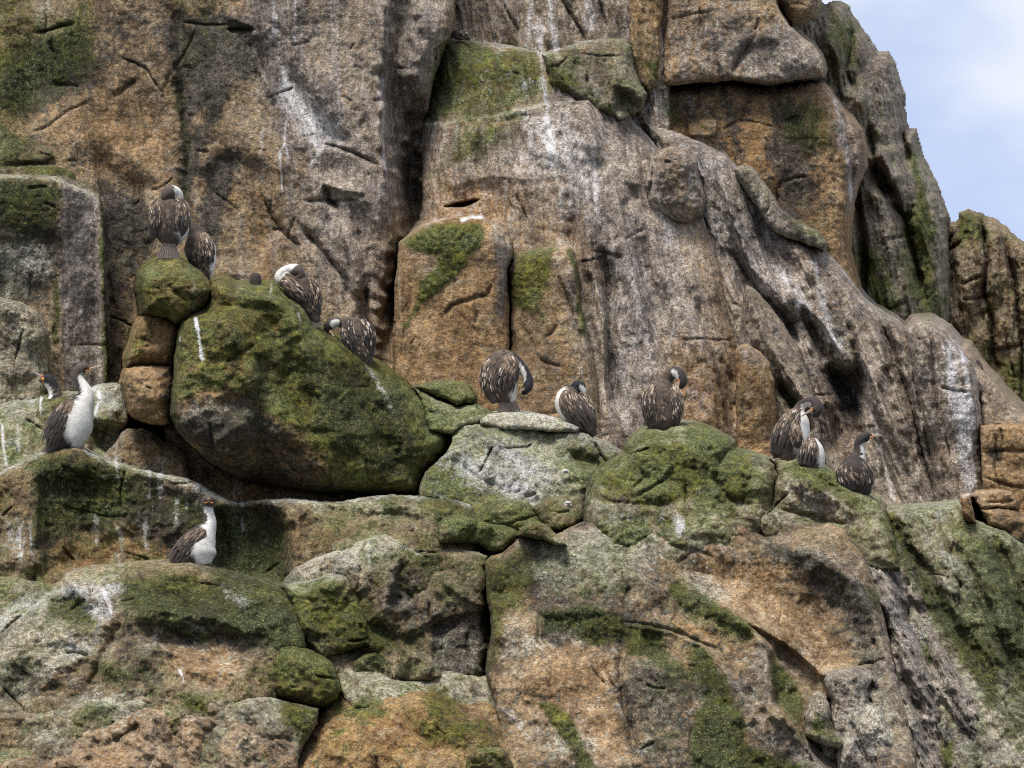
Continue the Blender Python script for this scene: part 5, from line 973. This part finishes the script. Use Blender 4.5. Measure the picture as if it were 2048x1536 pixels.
def bird(label, foot, body, belly, wings=(), tail=None, bill=None, eyes=(), face=None, head=BROWN, back=RUMP, neckdir=None, sw=99,
         yy=None, dy=.14, seed=1, pale=.25, feet=(), darkwing=False, orange=None):
    r = random.Random(seed)
    fu, fv = foot
    if yy is None:
        y0 = depth_at(fu, fv + 7) + dy
        mid = body[len(body) // 2]
        for q in range(-1, 2):
            y0 = min(y0, depth_at(mid[0] + q * 12, mid[1]) - .16 if depth_at(mid[0] + q * 12, mid[1]) > y0 - .4 else y0)
    else: y0 = yy
    k = mpp(y0)
    root = bpy.data.objects.new("cormorant", None); root.location = at(fu, fv, y0); COL.objects.link(root)
    root.empty_display_size = .1
    tag(root, label, "cormorant", "cormorants resting on the cliff")
    L = Loft(body, y0)
    V, F, D = L.mesh(24, .012, seed)
    seg = 24
    bd = np.array(belly, float); bd /= np.linalg.norm(bd)
    nd = np.array(neckdir if neckdir else belly, float); nd /= np.linalg.norm(nd)
    n0 = len(body)
    Cc = []
    for i in range(len(V)):
        ring = min(i // seg, L.n - 1); f = ring / (L.n - 1) * (n0 - 1)
        wdeg = L.r[ring][2] if L.r.shape[1] > 2 else 0
        isneck = f >= sw
        dd = nd if isneck else bd
        t = L.t[ring]; dp = dd - t * np.dot(dd, t); dp /= np.linalg.norm(dp) + 1e-9
        di = D[i] / (np.linalg.norm(D[i]) + 1e-9)
        ang = math.degrees(math.acos(max(-1, min(1, float(np.dot(di, dp))))))
        ang += 5 * math.sin(i * 12.9898) + 3 * math.sin(ring * 2.1)
        white = wdeg > 1 and ang < wdeg
        top = head if f > sw - .01 or f > n0 * .62 else back
        q_ = r.random() * .75
        if not white and top == RUMP: top = tuple(a * q_ + b * (1 - q_) for a, b in zip(DARK, RUMP))
        c = WHITE if white else top
        if wdeg > 1 and abs(ang - wdeg) < 6: c = tuple(.5 * (x + y) for x, y in zip(WHITE, top))
        Cc.append(var(c, r, .06 if white else .2) + (1,))
    mesh_obj("body", V, F, PLUME, root, True, {"plume": Cc})
    cam_dir = np.array([0, -1.0, .12])
    for wi, w in enumerate(wings):
        WL = Loft(w, y0)
        V, F, D = WL.mesh(16)
        cc = []
        for i in range(len(V)):
            fr = min(i // 16, WL.n - 1) / (WL.n - 1)
            cc.append(var(tuple(a * (1 - fr) + b * fr for a, b in zip(RUMP if not darkwing else DARK, SLATE)), r, .25) + (1,))
        wo = mesh_obj("wing", V, F, PLUME, root, True, {"plume": cc})
        wid = max(q[3] for q in w)
        # the side of the wing that is seen
        fl = Bag(); cv = Bag()
        def place(bag, f, off, Ln, Wd, col, mid, lift, curl):
            _, _, t = WL.at(f, 0)
            i = min(int(f * (WL.n - 1)), WL.n - 1)
            a, b = WL.a[i], WL.b[i]
            base = math.atan2(np.dot(cam_dir, b), np.dot(cam_dir, a))
            p, n, t = WL.at(f, base + off)
            bag.feather(p, n, t, Ln * k, Wd * k, col, mid, lift, curl)
        nfl = max(5, int(wid / 3.0))
        for q in range(nfl):
            off = -1.25 + 2.5 * q / (nfl - 1)
            for f0 in (.36, .52):
                c = var(SLATE if r.random() < .75 else RUMP, r, .3)
                place(fl, f0 + r.uniform(-.03, .03), off + r.uniform(-.05, .05), wid * r.uniform(1.25, 1.6), max(3.6, wid * .26), c, var(DARK, r), .05, .08)
        ncv = max(6, int(wid / 2.0))
        rows = 9
        for row in range(rows):
            f = .58 - .55 * row / (rows - 1)
            for q in range(ncv):
                off = -1.5 + 3.0 * (q + (.5 if row % 2 else 0)) / ncv
                x = r.random()
                bl = .74 - (.15 if row > 6 else 0)
                if darkwing: bl *= .45
                if x < pale * .45: c, m = PALE, BUFF
                elif x < bl: c, m = BUFF, (RUMP if r.random() < .6 else DARK)
                elif x < bl + .1: c, m = RUMP, DARK
                else: c, m = DARK, DARK
                place(cv, max(.02, f + r.uniform(-.03, .03)), off + r.uniform(-.09, .09), r.uniform(9, 15) * (.8 + wid / 80), r.uniform(2.8, 4.2), var(c, r), var(m, r), .10 + r.uniform(0, .12), .12)
        fl.obj("flight_feathers", wo, "stuff"); cv.obj("covert_feathers", wo, "stuff")
    # mantle feathers over the back of the body
    mt = Bag()
    for q in range(90):
        f = r.uniform(.12, .52)
        i = int(f * (L.n - 1)); a, b = L.a[i], L.b[i]
        base = math.atan2(np.dot(-bd * .6 + cam_dir, b), np.dot(-bd * .6 + cam_dir, a))
        off = r.uniform(-.9, .9)
        p, n, t = L.at(f, base + off)
        if L.r.shape[1] > 2 and L.r[i][2] > 1:
            dp = bd - t * np.dot(bd, t); dp /= np.linalg.norm(dp) + 1e-9
            if math.degrees(math.acos(max(-1, min(1, float(np.dot(n, dp)))))) < L.r[i][2] + 8: continue
        c = BUFF if r.random() < .3 else (RUMP if r.random() < .5 else DARK)
        mt.feather(p, n, -t, r.uniform(7, 10) * k, r.uniform(3, 4.5) * k, var(c, r), var(DARK, r), .06, .08)
    if mt.V: mt.obj("mantle_feathers", root, "stuff")
    if tail:
        (u0, v0, u1, v1, half, dyt) = tail
        tb = Bag()
        p0 = at(u0, v0, y0 + dyt * k); p1 = at(u1, v1, y0 + (dyt + 3) * k)
        ax = np.array(p1 - p0); Lt = np.linalg.norm(ax); ax /= Lt
        side = np.cross(ax, [0, 1, 0]); side /= np.linalg.norm(side)
        for q in range(9):
            e = -1 + 2 * q / 8
            d = ax + side * e * half * k / Lt
            for lay, cc in ((0, (.33, .27, .23)),):
                c = var(cc, r, .22)
                pp = np.array(p0) + side * e * half * k * .45 + np.array([0, -.6 * k * (4 - abs(q - 4)), 0])
                # long flat feather built from the root
                w = np.cross(d / np.linalg.norm(d), [0, -1, 0]); w /= np.linalg.norm(w)
                b0 = len(tb.V); Wd = half * .42 * k
                for f, ww in ((0, .5), (.5, .9), (.92, 1.0), (1.03, .35)):
                    cc_ = pp + d * Lt * f
                    tb.V += [cc_ - w * Wd * ww * .5, cc_ + np.array([0, -Wd * .12, 0]), cc_ + w * Wd * ww * .5]
                    tb.C += [c + (1,), var((.12, .09, .075), r) + (1,), c + (1,)]
                for z in (0, 3, 6):
                    tb.F += [(b0 + z, b0 + z + 1, b0 + z + 4, b0 + z + 3), (b0 + z + 1, b0 + z + 2, b0 + z + 5, b0 + z + 4)]
        tb.obj("tail", root)
    if bill:
        (u0, v0, d0, u1, v1, d1, rb) = bill
        dx, dv = u1 - u0, v1 - v0; ln = math.hypot(dx, dv) + 1e-6
        nx, nv = -dv / ln, dx / ln
        if nv < 0: nx, nv = -nx, -nv      # towards the lower side
        for up in (0, 1):
            o_ = (-.28 if up else .42) * rb
            rr_ = rb * (.62 if up else .45)
            rg = [(u0 + nx * o_, v0 + nv * o_, d0, rr_, rr_ * 1.1), (u0 + dx * .4 + nx * o_ * .8, v0 + dv * .4 + nv * o_ * .8, d0 + (d1 - d0) * .4, rr_ * .72, rr_ * .8),
                  (u0 + dx * .85 + nx * o_ * .6, v0 + dv * .85 + nv * o_ * .6, d0 + (d1 - d0) * .85, rr_ * .6, rr_ * .6)]
            if up: rg.append((u1, v1 + .2 * rb, d1, rr_ * .62, rr_ * .55)); rg.append((u1 + dx / ln * .8 + nx * .5 * rb, v1 + nv * .55 * rb + dv / ln * .8, d1, .35, .35))
            else: rg.append((u0 + dx * .97 + nx * o_ * .4, v0 + dv * .97 + nv * o_ * .4, d1, .4, .4))
            B_ = Loft(rg, y0, 3); V, F, D = B_.mesh(10)
            cc = []
            for i in range(len(V)):
                fr = min(i // 10, B_.n - 1) / (B_.n - 1)
                og = (.50, .24, .09) if orange is None else orange
                ti = (.44, .34, .26) if orange is None else (.40, .33, .31)
                m_ = min(1, fr * 3.2)
                cc.append(var(tuple(a * (1 - m_) + b * m_ for a, b in zip(og, ti)), r, .1) + (1,))
            mesh_obj("upper_bill" if up else "lower_bill", V, F, PLUME, root, True, {"plume": cc})
    if face:
        for (fu_, fv_, fd_, ru_, rv_) in face:
            B_ = Loft([(fu_ - ru_, fv_ + rv_ * .2, fd_, .4, .4), (fu_ - ru_ * .5, fv_, fd_, rv_ * .8, 1.6), (fu_ + ru_ * .4, fv_ - rv_ * .1, fd_, rv_ * .8, 1.6), (fu_ + ru_, fv_ - rv_ * .1, fd_ + 1, .5, .5)], y0, 3)
            V, F, D = B_.mesh(10)
            mesh_obj("face_skin", V, F, PLUME, root, True, {"plume": [var((.55, .22, .06), r, .12) + (1,) for _ in V]})
    for (eu, ev, ed) in eyes:
        er = 1.9
        B_ = Loft([(eu - er, ev, ed, .2, .2), (eu - er * .6, ev, ed, er * .8, er * .8), (eu, ev, ed, er, er), (eu + er * .6, ev, ed, er * .8, er * .8), (eu + er, ev, ed, .2, .2)], y0, 2)
        V, F, D = B_.mesh(10)
        mesh_obj("eye", V, F, EYE, root)
    for (pu, pv) in feet:
        rg = [(pu, pv - 12, 2, 3.2, 3.2), (pu + 1, pv - 4, 0, 2.6, 2.6), (pu + 2, pv, -3, 3.5, 3), (pu + 3, pv + 1.5, -9, 5.5, 1.6), (pu + 4, pv + 2.5, -15, 6.5, .9)]
        V, F, D = Loft(rg, y0, 3).mesh(10)
        mesh_obj("foot", V, F, SKIN_PINK, root)
    return root

bird("brown and white cormorant standing upright at the far left, bill pointing right", (150, 900),
     [(152,900,0,10,10,60),(147,886,0,29,27,76),(144,866,0,39,33,80),(148,842,0,41,35,82),(158,818,0,33,31,82),(168,800,0,23,23,84),(171,786,0,16,17,84),(165,772,0,12.5,13,80),(158,760,0,10.5,11.5,62),(155,750,0,10.5,11,30),(159,740,0,13,12,0),(168,736,0,11.5,10.5,0),(175,738,0,7,7,0),(179,740,0,2,2,0)],
     (1, -.5, -.1), wings=[[(160,802,-12,9,7),(148,816,-17,20,13),(130,842,-18,28,16),(116,868,-12,23,14),(109,888,-8,18,10),(98,905,-5,7,5)]],
     tail=(104,884,93,908,9,2), bill=(176,740,-1,203,733,-3,4.2), eyes=[(171,737.5,-10.5)], face=[(175,743,-6,5,2.4)], sw=7, seed=3, feet=[(156,903),(166,902)], back=DARK)
bird("black-headed cormorant, only head and white throat showing behind the far left ledge", (112, 830),
     [(112,860,0,30,26,0),(112,830,0,32,28,0),(111,808,0,22,20,40),(111,792,0,14,14,60),(108,779,0,13,13,62),(103,768,0,13.5,13,48),(97,759,0,12.5,12,0),(89,757,0,8,9,0),(84,757,0,3,3,0)],
     (-1, -.2, -.5), bill=(86,755,-1,67,744,-1,3.6), face=[(87,760,-8,4,5)], eyes=[(93,756,-10)], head=BLACK, back=BLACK, sw=3, seed=5, orange=(.62,.14,.03), yy=3.22)
bird("cormorant seen from behind with head tucked back, highest on the top stone of the stack", (338, 515),
     [(340,492,0,13,12,0),(341,476,0,29,25,58),(342,454,0,39,31,62),(342,432,0,41,33,50),(342,413,0,35,30,20),(346,400,0,24,23,40),(356,393,-2,12,12,179),(350,385,-8,12,12,120),(339,390,-16,16,15,0),(333,400,-20,11,10,0),(335,408,-19,4,4,0)],
     (1, .28, 0), wings=[[(323,403,-10,8,8),(316,416,-18,15,13),(314,440,-20,16,14),(310,460,-16,13,10),(306,480,-10,6,5)], [(350,404,-14,8,8),(362,417,-18,17,13),(363,440,-20,20,14),(361,460,-16,16,10),(354,478,-10,7,5)]],
     tail=(339,478,337,517,15,-12), sw=5, seed=7, pale=.3)
bird("cormorant crouched just below and right of the highest bird, white flank low on its right", (410, 556),
     [(413,562,0,5,5,0),(414,548,0,13,13,60),(409,526,0,25,21,62),(401,502,0,32,26,40),(396,482,0,28,24,0),(391,467,0,17,16,0),(387,455,0,11,11,0),(386,447,0,5,5,0)],
     (1, .1, -.1), wings=[[(404,472,-12,9,8),(411,487,-17,16,12),(413,508,-17,17,12),(410,528,-12,13,9),(406,547,-8,6,5)]], head=DARK, sw=5, seed=9, yy=2.62)
bird("dark cormorant with only the back of its head above the great boulder", (508, 580),
     [(504,660,0,20,18,0),(506,620,0,27,22,0),(510,592,0,16,15,0),(511,574,0,12,12,0),(511,561,0,12.5,12,0),(512,551,0,10.5,10,0),(512,546,0,4,4,0)],
     (0, 1, 0), head=DARK, back=DARK, sw=2, seed=11, yy=3.0)
bird("cormorant with bright white nape and brown head turned back, on the great boulder's crest", (620, 640),
     [(634,646,0,8,7,0),(627,630,0,14,13,0),(617,608,0,24,20,0),(604,586,0,32,26,20),(592,570,0,32,26,30),(577,558,0,24,20,60),(562,556,0,15,14,179),(567,546,-4,11,11,179),(581,541,-8,11,11,179),(594,545,-14,14,14,0),(600,556,-18,10,9,0),(592,561,-20,4,4,0)],
     (-.8, .2, .5), wings=[[(566,562,-16,8,7),(580,574,-22,15,12),(595,589,-22,14,12),(607,603,-18,8,7),(615,613,-12,4,4)], [(617,560,-10,7,7),(628,575,-15,11,10),(632,594,-15,12,10),(635,614,-10,9,8),(639,631,-6,4,4)]],
     tail=(623,630,636,655,7,-6), sw=6, seed=13)
bird("hunched cormorant with rounded back, head bent down to the left on the boulder's slope", (715, 715),
     [(730,735,0,10,10,0),(725,714,0,26,22,0),(718,691,0,33,27,0),(711,671,0,36,29,0),(701,656,0,28,24,0),(689,647,0,14,14,0),(675,645,-3,9.5,9,60),(663,649,-8,10,10,60),(656,657,-10,9.5,9,0),(658,666,-10,4,4,0)],
     (0, 1, 0), neckdir=(.6, -.8, -.5), wings=[[(722,645,-10,10,8),(733,664,-17,16,12),(736,690,-15,15,10),(738,714,-10,8,6)], [(698,645,-12,8,8),(697,664,-19,16,12),(704,688,-19,18,12),(712,710,-13,10,8)]],
     bill=(660,664,-14,668,676,-18,3), head=DARK, sw=6, seed=15, darkwing=True, pale=.5)
bird("cormorant bending its black neck down to preen under the wing, on the middle ledge", (1014, 822),
     [(1022,810,0,9,9,60),(1016,797,0,21,19,60),(1005,778,0,33,27,30),(998,756,0,36,30,0),(999,737,0,34,29,0),(1007,722,2,27,24,0),(1024,720,8,17,17,60),(1040,731,6,12,13,75),(1051,746,2,10.5,11,75),(1057,762,-2,10,10,40),(1055,775,-6,10,10,0),(1050,784,-8,8,8,0),(1046,791,-8,3,3,0)],
     (1, -.2, -.2), neckdir=(-.9, -.35, -.4), wings=[[(985,724,-10,10,9),(975,745,-17,14,12),(974,770,-17,14,12),(982,792,-12,11,9),(990,808,-8,5,5)], [(1014,715,-16,12,9),(1020,735,-23,21,12),(1014,758,-25,21,12),(1008,779,-18,15,9),(1006,793,-12,7,5)]],
     tail=(1014,792,1018,824,15,-10), bill=(1049,780,-14,1039,787,-18,3), eyes=[(1049,776,-14)], head=BLACK, sw=6, seed=17, pale=.6)
bird("cormorant with white-edged left side and small black head, right end of the middle ledge", (1160, 862),
     [(1188,872,0,8,8,0),(1179,858,0,15,14,0),(1164,839,0,28,24,50),(1150,819,0,34,28,66),(1139,803,0,31,26,70),(1140,791,2,24,20,60),(1149,781,6,14,13,0),(1154,772,6,12.5,12,0),(1162,772,2,10,11,0),(1167,783,0,6,7,100),(1168,791,0,3,3,100)],
     (-1, -.1, -.2), neckdir=(-.3, -1, -.3), wings=[[(1133,785,-12,9,8),(1138,803,-19,23,14),(1152,826,-19,26,14),(1167,846,-14,19,10),(1183,866,-10,8,6)], [(1160,790,-6,7,7),(1172,806,-11,11,9),(1182,830,-9,9,8),(1190,858,-6,5,5)]],
     head=BLACK, sw=6, seed=19, pale=.5)
bird("cormorant seen from behind, dark neck curled over to the right, on the big mossy boulder", (1325, 856),
     [(1328,866,0,14,12,0),(1325,850,0,31,26,0),(1323,829,0,38,30,0),(1322,807,0,39,31,0),(1323,789,0,34,28,0),(1327,775,2,21,20,0),(1332,762,4,14,14,0),(1338,751,2,13,13,0),(1348,745,-2,12.5,12,40),(1359,750,-8,12,12,40),(1364,762,-12,11,11,0),(1363,772,-14,8,8,0),(1361,780,-14,3,3,0)],
     (0, 1, 0), neckdir=(-1, -.8, -.6), wings=[[(1310,776,-12,8,8),(1300,792,-19,17,13),(1300,816,-21,18,13),(1305,838,-15,13,9),(1310,856,-10,6,5)], [(1346,780,-12,8,8),(1352,796,-19,13,12),(1354,820,-19,12,12),(1354,842,-13,8,8),(1352,856,-8,4,4)]],
     tail=(1332,846,1337,868,11,-10), bill=(1357,765,-20,1354,789,-24,3.2), face=[(1356,764,-21,2,3)], eyes=[(1361,766,-21)], head=DARK, sw=8, seed=21, pale=.3)
bird("cormorant turning its head back to preen its shoulder, white breast facing right", (1575, 916),
     [(1572,928,0,22,20,0),(1575,906,0,34,28,30),(1581,883,0,38,32,60),(1589,859,0,33,29,60),(1595,841,0,25,23,60),(1597,827,4,15,15,40),(1601,813,4,11,12,50),(1612,805,1,9.5,11,62),(1626,806,-3,12,12,50),(1634,816,-9,13,13,0),(1630,828,-13,11,11,0),(1624,831,-15,6,6,0)],
     (1, -.55, 0), neckdir=(-.1, -.25, -1), wings=[[(1591,824,-15,9,8),(1583,841,-22,19,12),(1571,868,-24,26,14),(1564,890,-20,24,12),(1558,914,-14,20,8)], [(1589,846,-31,7,6),(1588,868,-35,13,8),(1592,887,-33,11,7),(1596,901,-30,4,4)]],
     bill=(1623,824,-24,1602,837,-30,3.6), eyes=[(1627,824,-23)], face=[(1623,821,-23,3,2)], head=DARK, sw=6, seed=23, pale=.4)
bird("small rounded cormorant with white stripe down its right side, beside the preening one", (1622, 935),
     [(1620,948,0,25,20,0),(1622,926,0,28,24,52),(1624,906,0,26,24,56),(1625,889,0,19,18,60),(1626,879,0,9,9,60),(1626,875,0,2,2,0)],
     (1, -.15, 0), wings=[[(1622,879,-12,8,6),(1619,896,-20,17,12),(1615,915,-22,19,12),(1612,934,-18,15,10)]], sw=9, seed=25, pale=.7)
bird("dark cormorant seen from behind looking right, orange-based bill held level", (1715, 985),
     [(1730,995,0,10,10,0),(1721,979,0,24,22,0),(1713,959,0,33,27,0),(1709,941,0,34,28,0),(1711,927,2,25,22,0),(1717,914,4,14.5,15,50),(1719,902,4,11,12,62),(1718,891,4,10.5,11,62),(1722,881,2,11.5,11,40),(1730,874,0,11,10,0),(1738,872,0,8,7.5,0),(1744,873,0,3,3,0)],
     (0, 1, 0), neckdir=(1, -.25, -.2), wings=[[(1691,930,-12,9,8),(1685,946,-17,15,12),(1693,966,-19,16,12),(1706,982,-13,8,8)], [(1722,930,-15,9,8),(1730,946,-19,14,12),(1732,968,-17,12,10),(1736,988,-10,6,5)]],
     tail=(1722,975,1733,992,8,-8), bill=(1742,873,-1,1763,871,-2,3.9), eyes=[(1737,872,-8)], face=[(1741,876,-5,5,2.6)], head=DARK, sw=5, seed=27, darkwing=True, pale=.1, back=DARK)
bird("cormorant below the overhang standing on the wide hump, facing the viewer", (398, 1122),
     [(400,1134,0,24,22,50),(395,1112,0,38,32,78),(398,1090,0,36,32,80),(408,1069,0,27,26,80),(418,1052,0,16,17,82),(420,1038,0,12,12.5,80),(417,1024,0,10.5,11,80),(415,1014,-1,12,12,60),(418,1005,-6,15,14,0),(419,1003,-15,12,11,0),(419,1004,-20,6,5.5,0),(419,1005,-23,2,2,0)],
     (1, -.6, 0), neckdir=(.5, -1, -.2), wings=[[(413,1064,-12,9,8),(403,1074,-17,19,13),(383,1094,-17,25,15),(369,1111,-14,23,13),(356,1127,-11,19,10),(345,1138,-8,9,6)]],
     bill=(419,1007,-19,420,1004,-46,4.6), face=[(413,1009,-19,3.5,1.8),(425,1009,-19,3.5,1.8)], eyes=[(410.5,1002,-17),(427.5,1002,-17)], sw=6, seed=29, back=DARK, feet=[(405,1126)], pale=.2)
bird("small distant brown bird nestled in the notch above the top of the great buttress", (915, 76),
     [(940,78,0,3,3,0),(928,73,0,8,8,0),(915,68,0,12,11,0),(905,66,0,9,9,0),(898,69,0,4,4,0)],
     (0, 1, 0), wings=[[(905,60,-6,5,4),(914,64,-8,8,5),(926,69,-7,6,4),(934,74,-5,3,3)]], seed=31, yy=5.75, pale=.6)
bird("tiny dark cormorant half hidden behind the tan rock shoulder at the right edge", (1957, 740),
     [(1958,752,0,6,6,0),(1958,738,0,8,7,0),(1957,729,0,6,6,0),(1955,723,0,4,4,0),(1953,721,0,1.5,1.5,0)],
     (-1, 0, 0), seed=33, yy=5.0, head=BLACK, back=DARK)

# two pale pebbles caught on the slab
PEB = flat_mat("pale_pebble", (.62, .60, .56), .8, .2, .15, 90)
for (pu, pv, rr_, lab) in ((1131, 942, 5, "small white pebble on the pale slab, the upper of two by the boulder joint"), (1136, 1006, 6, "small white pebble low on the slab just above the dark corner")):
    yd = depth_at(pu, pv) - .01
    B_ = Loft([(pu - rr_, pv, 0, .3, .3), (pu - rr_ * .7, pv - .4, 0, rr_ * .4, rr_ * .5), (pu, pv - .8, 0, rr_ * .52, rr_ * .7), (pu + rr_ * .8, pv, 0, rr_ * .36, rr_ * .5), (pu + rr_ * 1.2, pv + .3, 0, .3, .3)], yd, 3)
    V, F, D = B_.mesh(12, .05, pu)
    V = np.array(V)
    tag(mesh_obj("pebble", V, F, PEB, origin=tuple(float(q) for q in (V[:, 0].mean(), V[:, 1].mean(), V[:, 2].min()))), lab, "pebble")
